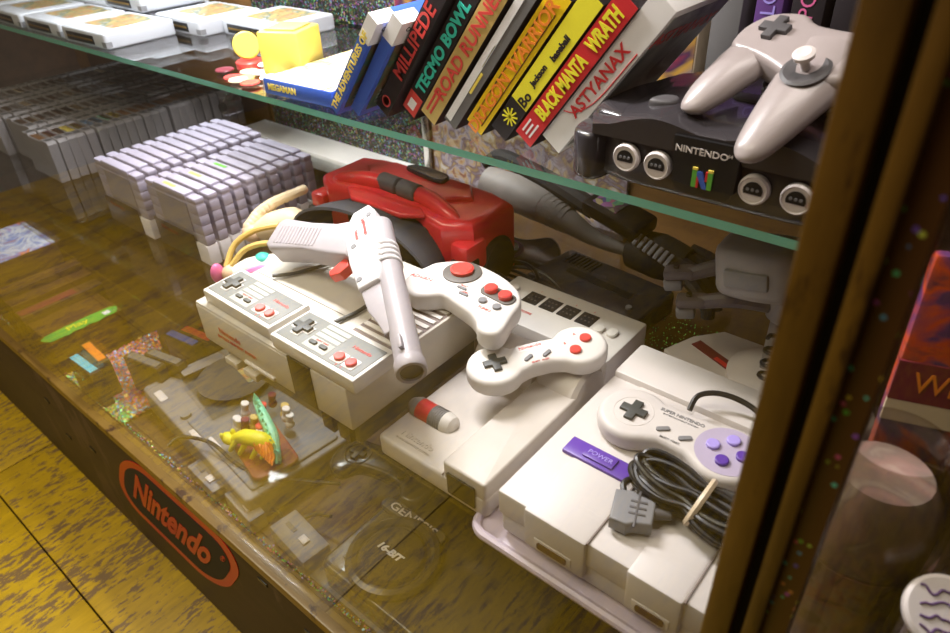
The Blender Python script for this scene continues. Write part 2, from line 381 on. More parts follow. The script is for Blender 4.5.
# ------------------------------------------------------------------ game pads (rectangular)
def dpad(b, x, y, z, s, h=.003, wd=.34):
    a = s * wd / 2
    b.prism([(x - a, y - s / 2), (x + a, y - s / 2), (x + a, y - a), (x + s / 2, y - a), (x + s / 2, y + a), (x + a, y + a), (x + a, y + s / 2), (x - a, y + s / 2), (x - a, y + a), (x - s / 2, y + a), (x - s / 2, y - a), (x - a, y - a)], z, z + h, .0006)
    return b
def brick_pad(label, M):
    t = thing('brick_controller', label, 'game controller', M, 'rectangular controllers on the grey console')
    B().box((0, 0, .0085), (.123, .053, .017), .0022).done('shell', 'nes_pale', t)
    B().bx(-.0575, .0575, -.0215, .0215, .0165, .0176, .0004).done('face_plate', 'pad_panel', t)
    b = B()
    for y0, y1 in ((.0135, .019), (.0065, .0120), (-.0005, .005)): b.bx(-.0215, .0115, y0, y1, .0172, .0180, .0002)
    b.bx(-.0215, .0115, -.0185, -.0025, .0172, .0180, .0004).done('stripe', 'pad_stripe', t)
    b = B()
    b.lathe([(.0, .0178), (.0095, .0178), (.0095, .0176)], TR(-.0400, -.001, 0)); 
    b2 = B().prism([(p[0] - .040, p[1]) for p in [(-.0055, -.0130), (.0055, -.0130), (.0055, -.0055), (.0130, -.0055), (.0130, .0055), (.0055, .0055), (.0055, .0130), (-.0055, .0130), (-.0055, .0055), (-.0130, .0055), (-.0130, -.0055), (-.0055, -.0055)]], .0172, .0183).done('pad_surround', 'nes_pale', t)
    b.bm.free(); dpad(B(), -.040, 0, .0180, .0225, .0032).done('direction_pad', 'dpad', t)
    for x in (-.0125, .0025): B().prism([(x + p[0] * .55, p[1] - .0105) for p in rrect(-.009, .009, -.0023, .0023, .0022)], .0178, .0200, .0005).done('menu_button', 'dpad', t)
    for x in (.0265, .0425):
        B().prism(rrect(x - .0072, x + .0072, -.0178, -.0034, .0015), .0172, .0182).done('button_well', 'nes_pale', t)
        B().lathe([(0, .018), (.0056, .018), (.0056, .0206), (.0048, .0212), (0, .0214)], TR(x, -.0106, 0)).done('round_button', 'red_button', t)
    text('Nintendo', .0062, 'red_button', t, TR(.0370, .0085, .0178), 1.05)
    text('SELECT  START', .0026, 'red_button', t, TR(-.0050, -.0052, .0182), 1)
    text('B      A', .0030, 'red_button', t, TR(.0345, -.0195, .0178), 1)
    return t
brick_pad('light grey rectangular controller at the left end of the boxy console', TR(-.5945, .3185, .0895, 1.5, 0, -1))
brick_pad('light grey rectangular controller at the right, under the gun barrel', TR(-.4640, .3130, .0895, 1.2, 0, 0))

# ------------------------------------------------------------------ boxy grey console
t = thing('game_console', 'boxy pale grey console with black front strip under the two rectangular controllers', 'game console', TR(-.5435, .388, 0))
Wd, Dp = .254, .203; hx, hy = Wd / 2, Dp / 2
B().bx(-hx, hx, -hy, hy, .036, .0885, .0025).done('upper_body', 'nes_grey', t)
B().box((0, .004, .018), (Wd - .022, Dp - .022, .036), .003).done('lower_body', 'mid_grey', t)
B().bx(-hx + .002, .040, -hy - .0008, -hy + .004, .0395, .0855, .0012).done('cartridge_door', 'nes_grey', t)
B().bx(-.045, .008, -hy - .0035, -hy, .040, .0445, .0008).done('door_handle', 'nes_pale', t)
B().bx(.0405, .0755, -hy - .0012, -hy + .004, .0362, .0890, .0006).done('front_strip', 'black', t)
B().bx(.0415, .0745, -hy + .003, hy * -1 + .045, .0880, .0889).done('top_strip', 'nes_dark', t)
B().bx(-.098, -.074, -hy + .001, -hy + .012, .013, .022, .001).done('power_button', 'nes_pale', t)
B().bx(-.062, -.038, -hy + .001, -hy + .012, .013, .022, .001).done('reset_button', 'nes_pale', t)
for x in (.080, .105): B().bx(x - .009, x + .009, -hy + .004, -hy + .012, .008, .028, .002).done('controller_port', 'black', t)
text('Nintendo', .0105, 'red', t, TR(-.066, -hy - .0012, .066, 90), 1)
text('ENTERTAINMENT SYSTEM', .0062, 'red', t, TR(-.056, -hy - .0012, .0565, 90), 1)
b = B()
for k in range(13): b.bx(.062, .122, -.050 + k * .0105, -.0445 + k * .0105, .0882, .0905, .0006)
b.done('vent_louvre', 'nes_pale', t)
B().bx(.060, .124, -.052, .083, .0878, .0887).done('vent_bed', 'snes_seam', t)
b = B().bx(-hx + .003, .040, -.0205, -.0195, .0880, .0887).bx(.0400, .0408, -hy, -.02, .088, .0887).done('seam', 'nes_dark', t)
cab = thing('controller_cable', 'dark flat controller cable lying across the top of the boxy console', 'cable', TR(-.55, .38, .0895))
B().tube([(-.085, -.012, .004), (-.07, .01, .0025), (-.055, .045, .0025), (-.04, .075, .0025)], .0022).done('cord', 'dpad', cab)
cab = thing('controller_cable', 'dark controller cable curving out from under the toy gun barrel', 'cable', TR(-.50, .37, .0895))
B().tube([(-.005, -.02, .0025), (.000, .01, .0025), (-.005, .05, .0025), (-.015, .09, .0025)], .0022).done('cord', 'dpad', cab)

# ------------------------------------------------------------------ toy light gun
Rr = Vector((-.542, .450, .163)); Tt = Vector((-.358, .311, .121)); G = Vector((-.652, .400, .118)); Bp = Rr.lerp(Tt, .28)
ux = (Tt - Rr).normalized(); gy = (G - Bp); gy = (gy - ux * gy.dot(ux)).normalized(); uy = -gy; uz = ux.cross(uy)
if uz.z < 0: uz = -uz; 
ZM = Matrix(((ux.x, uy.x, uz.x, Rr.x), (ux.y, uy.y, uz.y, Rr.y), (ux.z, uy.z, uz.z, Rr.z), (0, 0, 0, 1)))
t = thing('toy_light_gun', 'grey and white toy light gun lying across the boxy console, muzzle towards the glass', 'toy gun', ZM)
gl = (ZM.inverted() @ G); Lb = (Tt - Rr).length
B().prism([(0, .006), (.012, .011), (.060, .011), (.110, .004), (.120, .000), (.120, -.024), (.075, -.029), (.040, -.029), (.012, -.022), (0, -.014)], -.014, .016, .003).done('receiver', 'zap_white', t)
B().cyl((.025, .008, .001), (Lb, .006, .001), .0130, rim=.001).done('barrel', 'zap_grey', t)
B().prism([(.118, .004), (.188, .004), (.190, -.008), (.170, -.013), (.150, -.020), (.118, -.024)], -.011, .011, .002).done('under_barrel', 'zap_grey', t)
B().lathe([(.0095, 0), (.0135, 0), (.0145, .004), (.0145, .012), (.0135, .014), (.0105, .014), (.0105, .001)], TR(Lb - .010, .006, .001, 0, 90, 0)).done('muzzle_ring', 'zap_grey', t)
B().cyl((Lb + .0002, .006, .001), (Lb + .0012, .006, .001), .0102).done('muzzle_lens', 'nes_dark', t)
b = B()
for k in range(4): b.cyl((.066 + k * .0085, .006, .001), (.0715 + k * .0085, .006, .001), .0158, rim=.0012)
b.done('ribbed_collar', 'zap_white', t)
B().box((Lb - .022, .008, .015), (.016, .004, .007), .001).done('front_sight', 'zap_grey', t)
for x, y in ((.018, .004), (.055, -.020), (.108, -.020)): B().cyl((x, y, .0155), (x, y, .0168), .0032).done('screw', 'mid_grey', t)
text('Nintendo', .0075, 'red_button', t, TR(.034, -.004, .0165) @ Matrix.Diagonal((1, -1, 1, 1)), 1.0); text('ZAPPER', .005, 'red_button', t, TR(.040, -.014, .0165) @ Matrix.Diagonal((1, -1, 1, 1)), 1.0)
g0 = Vector((.035, -.028)); g1 = Vector((gl.x, gl.y)); gd = (g1 - g0).normalized(); gn = Vector((-gd.y, gd.x)); Lg = (g1 - g0).length
def gp(a, b_): v = g0 + gd * (a * Lg) + gn * b_; return (v.x, v.y)
gz = gl.z
gripm = Matrix.Identity(4)
B().prism([gp(-.12, .020), gp(.15, .020), gp(.5, .017), (gp(.95, .020)), gp(1.03, .014), gp(1.05, -.018), gp(.98, -.026), gp(.6, -.022), gp(.25, -.022), gp(-.05, -.030)], -.015, .0155, .005).done('grip', 'zap_grey', t)
b = B()
for k in range(13):
    a = .36 + k * .045
    v0 = Vector(gp(a, .012)); v1 = Vector(gp(a + .03, -.012)); mid = (v0 + v1) / 2
    b.tube([(v0.x, v0.y, .0155), (v1.x, v1.y, .0155)], .0014, 6, 0)
b.done('grip_ribs', 'zap_grey', t)
B().prism([(.050, -.034), (.066, -.034), (.070, -.046), (.066, -.058), (.058, -.058), (.054, -.046)], -.005, .007, .0015).done('trigger', 'red_button', t)

# ------------------------------------------------------------------ red binocular headset game console
t = thing('headset_console', 'glossy red headset-shaped console with black rubber eye hood', 'game console', TR(-.63, .59, 0))
B().prism([(-.140, -.030), (-.105, -.050), (-.06, -.040), (.06, -.040), (.105, -.050), (.140, -.030), (.140, .050), (.10, .062), (.04, .066), (-.04, .066), (-.10, .062), (-.140, .050)], .018, .122, .012).done('shell', 'vb_red', t, ang=40)
B().prism([(-.098, .02), (-.060, -.008), (.06, -.008), (.098, .02), (.07, .050), (-.07, .050)], .118, .1275, .004).done('top_plate', 'vb_red', t)
for s in (-1, 1):
    B().tube([(s * .118, -.028, .112), (s * .100, -.026, .121), (s * .060, -.016, .126), (s * .030, -.012, .127)], [.004, .010, .012, .011], 14, 5).done('rail_ridge', 'vb_red', t)
    B().bx(min(s * .118, s * .147), max(s * .118, s * .147), -.052, -.012, .060, .100, .006).done('side_block', 'vb_red', t)
    B().bx(min(s * .122, s * .149), max(s * .122, s * .149), -.0575, -.030, .030, .080, .003).done('side_vent', 'black', t)
    B().bx(s * .03 - .009, s * .03 + .009, -.056, -.050, .1145, .1185, .001).done('catch', 'vb_red', t)
    B().lathe([(0, -.006), (.034, -.006), (.036, 0), (.030, .008), (0, .008)], TR(s * .139, .012, .052, 0, 90, 0)).done('side_speaker', 'black_matte', t)
B().cyl((-.036, -.010, .128), (.0, -.012, .128), .0125, rim=.002).cyl((.002, -.012, .128), (.036, -.014, .128), .0125, rim=.002).done('focus_knob', 'charcoal_soft', t)
B().prism(smooth_poly([(-.03, .034), (.03, .026), (.038, .038), (.028, .050), (-.02, .052), (-.036, .044)], 3), .124, .133, .003).done('distance_dial', 'charcoal', t)
B().prism([(-.072, -.042), (-.045, -.060), (.045, -.060), (.072, -.042), (.055, -.03), (-.055, -.03)], .114, .122, .003).done('brow_plate', 'vb_red', t)
# eye hood: a thick rubber band, open towards the front
def hood(yoff, rx, rz, cz, wav):
    return [(-.004 + rx * math.cos(a), yoff + wav * math.cos(2 * a) , cz + rz * math.sin(a)) for a in [2 * PI * k / 48 for k in range(48)]]
bm = bmesh.new(); rings = []
prof = [(-.020, .100, .052), (-.045, .113, .054), (-.068, .124, .057), (-.092, .134, .057), (-.093, .130, .053), (-.065, .116, .050), (-.045, .106, .049), (-.020, .092, .044)]
for yo, rx, rz in prof: rings.append([bm.verts.new(p) for p in hood(yo, rx, rz, .062, -.004)])
for a, b_ in zip(rings, rings[1:] + rings[:1]):
    for i in range(48): bm.faces.new((a[i], a[(i + 1) % 48], b_[(i + 1) % 48], b_[i]))
bmesh.ops.recalc_face_normals(bm, faces=bm.faces)
bb = B(); bb._add(bm); bb.done('eye_hood', 'rubber', t)
B().prism([(-.085, 0), (.085, 0), (.08, .01), (-.08, .01)], -.04, .04, .004, TR(0, -.044, .064)).done('lens_plate', 'black', t)
for s in (-1, 1): B().lathe([(.0, .0), (.022, .0), (.024, .004), (.019, .006), (.017, .002), (0, .002)], TR(s * .034, -.045, .064, 90)).done('eyepiece', 'charcoal', t)
B().lathe([(0, -.02), (.013, -.02), (.016, -.01), (.016, .01), (.013, .02), (0, .02)], TR(.070, -.074, .034, 80, 0, 10)).done('nose_roll', 'rubber', t)

# ------------------------------------------------------------------ white joystick pad (boomerang-shaped)
adv = [(-.484, .442), (-.481, .465), (-.475, .483), (-.448, .503), (-.403, .501), (-.369, .488), (-.352, .470), (-.345, .446), (-.338, .424), (-.339, .413), (-.349, .408), (-.361, .411), (-.370, .420), (-.384, .427), (-.406, .432), (-.427, .435), (-.439, .424), (-.454, .417), (-.474, .424)]
ax, ay = -.405, .455
t = thing('joystick_controller', 'white boomerang-shaped controller with a red thumb disc and red buttons', 'game controller', TR(ax, ay, .0905, 0, 0, 0))
ap = smooth_poly([(x - ax, y - ay) for x, y in adv], 4)
B().prism(ap, 0, .023, .005).done('shell', 'white_plastic', t, ang=45)
B().lathe([(0, .0225), (.0215, .0225), (.0215, .0245), (.019, .0255), (0, .0255)], TR(-.032, .023, 0)).done('disc_ring', 'nes_dark', t)
B().lathe([(0, .025), (.0125, .025), (.013, .029), (.011, .0305), (0, .0295)], TR(-.032, .023, 0)).done('thumb_disc', 'red_button', t)
ov = [(.027 + (px * .84 - py * -.0), .011 + py) for px, py in rrect(-.026, .026, -.0095, .0095, .0092, 8)]
B().prism([(x, y - .1 * (x - .027)) for x, y in ov], .0225, .0245, .0005).done('button_panel', 'nes_dark', t)
for x, y in ((.017, .012), (.037, .010)): B().lathe([(0, .024), (.0072, .024), (.0072, .029), (.006, .0302), (0, .0302)], TR(x, y, 0)).done('fire_button', 'red_button', t)
for x, y in ((.021, -.007), (.040, -.008)): B().lathe([(0, .0225), (.0045, .0225), (.0045, .0255), (0, .026)], TR(x, y, 0)).done('turbo_button', 'mid_grey', t)
for x, y in ((-.012, -.001), (-.003, -.009)): B().prism([(x + a, y + c) for a, c in rrect(-.006, .006, -.0016, .0016, .0014)], .0225, .0245).done('menu_button', 'mid_grey', t)
text('ADVAN', .008, 'red_button', t, TR(-.062, -.010, .0232, 0, 0, 8), 1.0); text('TURBO', .005, 'red_button', t, TR(.031, -.017, .0232), 1.0)
text('SELECT', .003, 'red_button', t, TR(-.013, .004, .0232), 1.0); text('START', .003, 'red_button', t, TR(-.004, -.005, .0232), 1.0)

# ------------------------------------------------------------------ curved two-button pad
t = thing('curved_controller', 'off-white dog-bone shaped controller with two red buttons', 'game controller', TR(-.3120, .444, .064, 4, -2, 56))
out = []
for k in range(17): a = math.radians(40 + 280 * k / 16); out.append((-.0440 + .0285 * math.cos(a), -.0 + .0285 * math.sin(a)))
out += [(-.010, -.0145), (.010, -.0145)]
for k in range(17): a = math.radians(-140 + 280 * k / 16); out.append((.0440 + .0285 * math.cos(a), .0 + .0285 * math.sin(a)))
out += [(.010, .0195), (-.010, .0195)]
B().prism(out, 0, .020, .0055).done('shell', 'white_plastic', t, ang=45)
dpad(B(), -.044, 0, .0195, .023, .0035).done('direction_pad', 'dpad', t)
for x in (-.011, .008): B().prism([(x + a * math.cos(.55) - c * math.sin(.55), -.004 + a * math.sin(.55) + c * math.cos(.55)) for a, c in rrect(-.0055, .0055, -.002, .002, .0019)], .0195, .0218, .0004).done('menu_button', 'mid_grey', t)
for x, y in ((.036, -.009), (.052, .004)): B().lathe([(0, .0195), (.0058, .0195), (.0058, .0222), (.005, .0230), (0, .0230)], TR(x, y, 0)).done('round_button', 'red_button', t)
text('Nintendo', .0062, 'red_button', t, TR(-.004, .0115, .0202, 0, 0, 3), 1)
B().prism(rrect(-.0185, .0115, .0072, .0158, .003), .0196, .02005).done('logo_pill', 'paper_white', t)
text('SELECT   START', .0026, 'red_button', t, TR(-.001, -.011, .0202), 1); text('B', .004, 'red_button', t, TR(.030, .004, .0202), 1); text('A', .004, 'red_button', t, TR(.044, .014, .0202), 1)

# ------------------------------------------------------------------ small rounded console with capsule switch
t = thing('compact_console', 'cream top-loading console with a red and grey capsule switch, beside the boxy one', 'game console', TR(-.334, .405, 0))
x0, x1, y0, y1 = -.068, .068, -.102, .102
B().prism(rrect(x0, x1, y0, y1, .006), .004, .0285, .004).done('base_shell', 'cream_plastic', t)
B().prism(rrect(.018, x1 - .001, y0 + .001, .052, .003), .022, .046, .0025).done('raised_deck', 'cream_plastic', t)
B().cyl((x0 + .003, .066, .028), (.0175, .066, .028), .030, rim=.004).cyl((.0185, .066, .030), (x1 - .001, .066, .030), .033, rim=.004).done('rear_hump', 'cream_plastic', t)
B().prism(rrect(.024, .056, -.0125, .0125, .001), -.0012, .0006, 0, Matrix(((1, 0, 0, 0), (0, 0, 1, y0), (0, 1, 0, .024), (0, 0, 0, 1)))).done('front_window', 'black', t)
cp = TR(-.041, -.050, .030)
B().lathe([(0, -.031), (.007, -.029), (.0105, -.023), (.0115, -.020), (.0115, -.016), (0, -.016)], cp @ rotm(0, 90, 0)).done('capsule_tip', 'rob_grey', t)
B().cyl((-.057, -.050, .030), (-.040, -.050, .030), .0115).done('power_slider', 'red', t)
b = B().cyl((-.040, -.050, .030), (-.024, -.050, .030), .0113)
for k in range(6): b.cyl((-.0395 + k * .0027, -.050, .030), (-.0385 + k * .0027, -.050, .030), .0119)
b.done('reset_slider', 'mid_grey', t)
B().lathe([(0, .0165), (.0115, .0165), (.0115, .020), (.0095, .026), (.005, .0295), (0, .030)], cp @ rotm(0, 90, 0)).done('capsule_end', 'nes_pale', t)
text('Nintendo', .0105, 'cream_plastic', t, TR(-.030, -.084, .0287), 1.0, ext=.0006)
text('ENTERTAINMENT SYSTEM', .0035, 'cream_plastic', t, TR(-.030, -.092, .0287), 1.05, ext=.0004)
B().bx(.0165, .0175, y0, .05, .0280, .0290).done('seam', 'snes_seam', t)

# ------------------------------------------------------------------ four-port adapter
t = thing('multiport_adapter', 'white flat box with four black square controller sockets', 'adapter', TR(-.366, .562, 0, 0, 0, 0))
B().box((0, 0, .021), (.182, .088, .042), .003).done('shell', 'white_plastic', t)
for x in (-.043, -.018, .007, .032):
    p = B().prism(rrect(x - .0105, x + .0105, -.002, .022, .001), .0415, .0424).done('socket', 'black', t)
    b = B()
    for i in range(3):
        for j in range(2): b.cyl((x - .005 + i * .005, .006 + j * .008, .0424), (x - .005 + i * .005, .006 + j * .008, .0432), .0012, seg=8)
    b.done('pin', 'nes_dark', p)
for x, y in ((-.074, .012), (.054, .000), (.070, .002)): B().prism([(x + a, y + c) for a, c in rrect(-.0055, .0055, -.0075, .0075, .005)], .0415, .046, .001).done('rocker_switch', 'nes_pale', t)
text('NES FOUR SCORE', .0050, 'red_button', t, TR(-.045, -.020, .0425), 1); text('TURBO', .004, 'red_button', t, TR(.060, -.017, .0425), 1)
for x in (-.043, -.018, .007, .032): text('1234'[int((x + .043) / .025)], .003, 'red_button', t, TR(x, .027, .0425), 1)

# ------------------------------------------------------------------ lilac tray and purple-switch console
t = tag(B().prism(rrect(-.277, .12, .286, .60, .018), .0, .003, .001).done('tray', 'tray'), 'shallow lilac tray with rolled rim under the purple-switched console', 'tray')
pts = rrect(-.274, .117, .289, .597, .016, 5)
b = B().tube([(x, y, .0045) for x, y in pts] + [(pts[0][0], pts[0][1], .0045)], .0042, 8, 0).done('rolled_rim', 'tray', t)
SX, SY = -.150, .419
t = thing('purple_switch_console', 'large off-white console with purple sliding switches and two front sockets', 'game console', TR(SX, SY, .004))
def sn(x0, x1, y0, y1, z0, z1, bev, name, m='snes_body'): return B().bx(x0 - SX, x1 - SX, y0 - SY, y1 - SY, z0, z1, bev).done(name, m, t)
sn(-.248, -.052, .302, .54, .004, .030, .003, 'lower_shell')
sn(-.250, -.050, .300, .490, .026, .054, .003, 'upper_shell')
sn(-.2495, -.0505, .485, .541, .026, .0615, .004, 'rear_hump')
sn(-.221, -.163, .2965, .489, .012, .0552, .003, 'front_bay')
sn(-.128, -.084, .2965, .440, .012, .0552, .003, 'front_bay')
for x0, x1 in ((-.210, -.174), (-.121, -.090)):
    p = sn(x0, x1, .2955, .299, .017, .029, .0015, 'controller_socket', 'cream_plastic')
    B().prism(rrect(x0 + .004 - SX, x1 - .004 - SX, .0195, .0265, .002), 0, .0012, 0, Matrix(((1, 0, 0, 0), (0, 0, 1, .2945 - SY), (0, 1, 0, 0), (0, 0, 0, 1)))).done('socket_slot', 'brown', p)
sn(-.1635, -.1622, .2985, .400, .0535, .0556, 0, 'seam', 'snes_seam')
sn(-.0840, -.0828, .2985, .440, .0535, .0556, 0, 'seam', 'snes_seam')
sn(-.232, -.168, .368, .388, .0535, .0580, .0012, 'power_track', 'purple')
sn(-.214, -.185, .3715, .385, .0575, .0600, .001, 'power_slider', 'purple')
sn(-.128, -.060, .368, .388, .0535, .0580, .0012, 'reset_track', 'purple')
sn(-.158, -.133, .345, .372, .0535, .0565, .001, 'eject_button', 'mid_grey')
text('POWER', .0068, 'lavender', t, TR(-.1995 - SX, .378 - SY, .0602), 1)
B().bx(-.222 - SX, -.19 - SX, .309 - SY, .313 - SY, -.0008, .005).done('foot', 'black_matte', t)

# stained patch is wear on the rear hump
t = thing('purple_button_controller', 'off-white controller with four purple buttons resting on the console', 'game controller', TR(-.156, .432, .060, 4, 0, 2))
out = []
for k in range(19): a = math.radians(55 + 250 * k / 18); out.append((-.0420 + .0315 * math.cos(a), .0315 * math.sin(a)))
out += [(-.012, -.019), (.012, -.019)]
for k in range(19): a = math.radians(-125 + 250 * k / 18); out.append((.0420 + .0315 * math.cos(a), .0315 * math.sin(a)))
out += [(.012, .026), (-.012, .026)]
B().prism(out, 0, .020, .006).done('shell', 'snes_body', t, ang=45)
B().lathe([(.0165, .0196), (.0175, .0203), (.0185, .0196)], TR(-.042, 0, 0)).done('pad_ring', 'snes_body', t)
dpad(B(), -.042, 0, .0195, .0235, .0035).done('direction_pad', 'dpad', t)
for x in (-.0115, .0085): B().prism([(x + a * math.cos(.6) - c * math.sin(.6), -.006 + a * math.sin(.6) + c * math.cos(.6)) for a, c in rrect(-.0058, .0058, -.0022, .0022, .002)], .0195, .0218, .0004).done('menu_button', 'mid_grey', t)
B().lathe([(0, .0194), (.026, .0194), (.026, .0201), (0, .0201)], TR(.042, 0, 0), 40).done('button_panel', 'lilac_panel', t)
for x, y, m in ((-.012, .000, 'lavender'), (.0005, .0125, 'lavender'), (.0005, -.0125, 'purple'), (.013, .000, 'purple')):
    B().lathe([(0, .0198), (.0055, .0198), (.0055, .0226), (.0046, .0232), (0, .0232)], TR(.042 + x, y, 0)).done('round_button', m, t)
text('SUPER NINTENDO', .0048, 'mid_grey', t, TR(-.0035, .0155, .0202), 1.0, bold=.0001); text('ENTERTAINMENT SYSTEM', .0022, 'mid_grey', t, TR(-.0035, .0112, .0202), 1.25)
text('SELECT  START', .0026, 'mid_grey', t, TR(-.002, -.014, .0202), 1)

# coiled cable with rubber band, plug
t = thing('coiled_cable', 'black controller cable coiled and held by a rubber band on the console', 'cable', TR(-.115, .373, .064))
random.seed(3)
b = B(); th = math.radians(-8)
for k in range(15):
    rx = .050 + random.uniform(-.006, .006); ry = .0215 + random.uniform(-.009, .004); oz = .003 + .0042 * (k % 5) + random.uniform(0, .002); oy = random.uniform(-.005, .005); ox = random.uniform(-.004, .004)
    tw = th + random.uniform(-.10, .10); P = []
    for i in range(22):
        a = 2 * PI * i / 20; pinch = .45 + .55 * abs(math.cos(a)) ** .7
        x = rx * math.cos(a) + ox; y = ry * math.sin(a) * pinch + oy
        P.append((x * math.cos(tw) - y * math.sin(tw), x * math.sin(tw) + y * math.cos(tw), oz + .003 * math.sin(a * 2 + k)))
    b.tube(P, .0025, 8, 3)
b.tube([(-.045, .0, .006), (-.052, -.012, .006), (-.046, -.022, .005), (-.036, -.028, .004)], .0026, 8, 5)
b.done('cord', 'black', t)
bt = []
for i in range(25): a = 2 * PI * i / 24; bt.append((.006 + .004 * math.sin(a), .0205 * math.cos(a), .0125 + .0155 * math.sin(a)))
B().tube(bt, .0030, 6, 0).done('rubber_band', 'warm_card', t)
t = thing('controller_plug', 'dark grey rectangular controller plug in front of the coiled cable', 'plug', TR(-.149, .338, .0610, 0, 0, 20))
B().prism([(-.014, -.014), (-.001, -.017), (.004, -.014), (.018, -.012), (.018, .012), (.004, .015), (-.001, .018), (-.014, .016)], 0, .013, .002).done('housing', 'mid_grey', t)
b = B()
for k in range(3): b.bx(-.001, .012, -.006 + k * .006, -.004 + k * .006, .0125, .0137, .0004)
b.bx(.004, .006, -.018, .018, .0120, .0135, .0005).done('grip_rib', 'charcoal_soft', t)
B().cyl((.017, .004, .007), (.030, .006, .007), .0050, .0035).done('strain_relief', 'charcoal_soft', t)
t = thing('controller_cable', 'black cable arching from the purple-buttoned controller towards the post', 'cable', TR(-.15, .47, .066))
B().tube([(-.013, -.002, .006), (-.012, .012, .014), (.004, .024, .016), (.030, .028, .012), (.060, .020, .003), (.085, .012, .0025)], .0026, 8, 6).done('cord', 'black', t)

# ------------------------------------------------------------------ robot accessory behind the white console
t = thing('toy_robot', 'grey toy robot with round base and two long gripping arms behind the purple-switched console', 'toy robot', TR(-.135, .612, 0))
B().prism([(-.115, -.01), (-.085, -.045), (.085, -.045), (.105, .0), (.075, .06), (-.075, .06), (-.10, .03)], 0, .022, .004).done('base', 'rob_base', t)
B().lathe([(0, .02), (.052, .02), (.052, .027), (.040, .034), (.022, .038), (0, .038)], TR(.005, .008, 0), 40).done('turntable', 'rob_base', t)
B().bx(-.098, -.036, -.0065, .0065, .0, .0016, 0, TR(0, -.018, .0215, 0, 0, -22)).done('red_strip', 'maroon', t)
B().bx(-.060, -.042, -.0025, .0025, .0, .0022, 0, TR(-.006, -.0185, .0215, 0, 0, -22)).done('indicator', 'red', t)
B().bx(-.014, .014, -.004, .020, .034, .17, .003).done('column', 'rob_grey', t)
HM = TR(-.002, -.004, 0, 0, -10, 0)
B().prism(smooth_poly([(-.040, -.010), (-.034, -.030), (0, -.036), (.030, -.030), (.036, -.010), (.030, .016), (-.034, .016)], 3), .132, .186, .010, HM).done('head', 'rob_grey', t)
B().bx(-.026, .016, -.0385, -.028, .148, .166, .003, HM).done('visor', 'mid_grey', t)
B().cyl((.0, .006, .10), (.0, .006, .128), .022, rim=.003).done('shoulder', 'rob_grey', t)
for hx, hy, hz, P in ((-.108, -.014, .122, [(-.100, -.012, .124), (-.068, .000, .140), (-.035, .010, .156), (0, .010, .150)]), (-.088, -.020, .098, [(-.082, -.018, .100), (-.050, -.012, .112), (-.020, -.004, .114), (.012, .006, .112)])):
    a_ = B().tube(P, [.0075, .0085, .0085, .008], 10, 5).bx(-.016, .014, -.009, .009, -.005, .006, .003, TR(hx, hy, hz + .002, 0, -10, 20)).done('arm', 'rob_arm', t)
    B().bx(-.013, .006, -.008, .008, -.018, -.004, .003, TR(hx - .004, hy, hz, 0, -10, 20)).done('gripper', 'mid_grey', a_)
    B().cyl((hx - .004, hy - .002, hz + .008), (hx - .004, hy - .002, hz + .011), .003).done('pivot', 'black', a_)
b = B(); P = [(.004 + .010 * math.cos(k * .9), -.028 + .010 * math.sin(k * .9), .042 + k * .0022) for k in range(26)]
b.tube(P, .0022, 6, 2).done('coiled_lead', 'black', t)

# ------------------------------------------------------------------ glove controller
t = thing('glove_controller', 'long grey and black glove controller lying below the upper shelf edge', 'glove controller', TR(-.47, .745, 0))
P = [(-.150, 0, .080), (-.10, 0, .074), (-.055, -.005, .070), (.0, -.008, .060), (.05, -.010, .047), (.11, -.008, .046), (.165, -.005, .050)]
B().tube(P, [.022, .027, .024, .017, .010, .008, .007], 20, 6).done('cuff', 'glove_grey', t)
b = B()
for k in range(6): b.lathe([(.0195 - k * .0004, -.002), (.0225 - k * .0006, 0), (.0195 - k * .0004, .002)], Matrix.Translation((-.042 + k * .008, -.006, .068 - k * .0016)) @ rotm(0, 100, -4), 28)
b.done('cuff_ribs', 'glove_grey', t)
B().tube([(-.165, .014, .098), (-.14, .020, .112), (-.09, .022, .104), (-.03, .018, .092), (.03, .010, .078)], [.008, .013, .014, .015, .014], 10, 5).done('liner', 'black_matte', t)
B().box((0, 0, 0), (.095, .046, .022), .006, TR(.072, .002, .086, 10, 8, -10)).done('keypad', 'black', t)
B().box((0, 0, 0), (.040, .028, .002), .0005, TR(.058, .004, .0990, 10, 8, -10)).done('keypad_sticker', 'holo_bright', t)
b = B()
for i in range(7): b.box((0, 0, 0), (.0055, .018, .004), .001, TR(.115 + i * .008, -.024 - i * .001, .074 - i * .002, 40, 10, -10))
b.done('key_row', 'rob_grey', t)
B().tube([(.10, .000, .045), (.14, -.004, .048), (.175, -.004, .045)], [.026, .030, .024], 16, 5).done('hand_pad', 'black_matte', t)
for k in range(4): B().tube([(.17, -.035 + k * .018, .055), (.20, -.042 + k * .02, .050), (.225, -.048 + k * .022, .030), (.23, -.05 + k * .022, .015)], [.0105, .010, .009, .008], 10, 4).done('finger', 'charcoal', t)

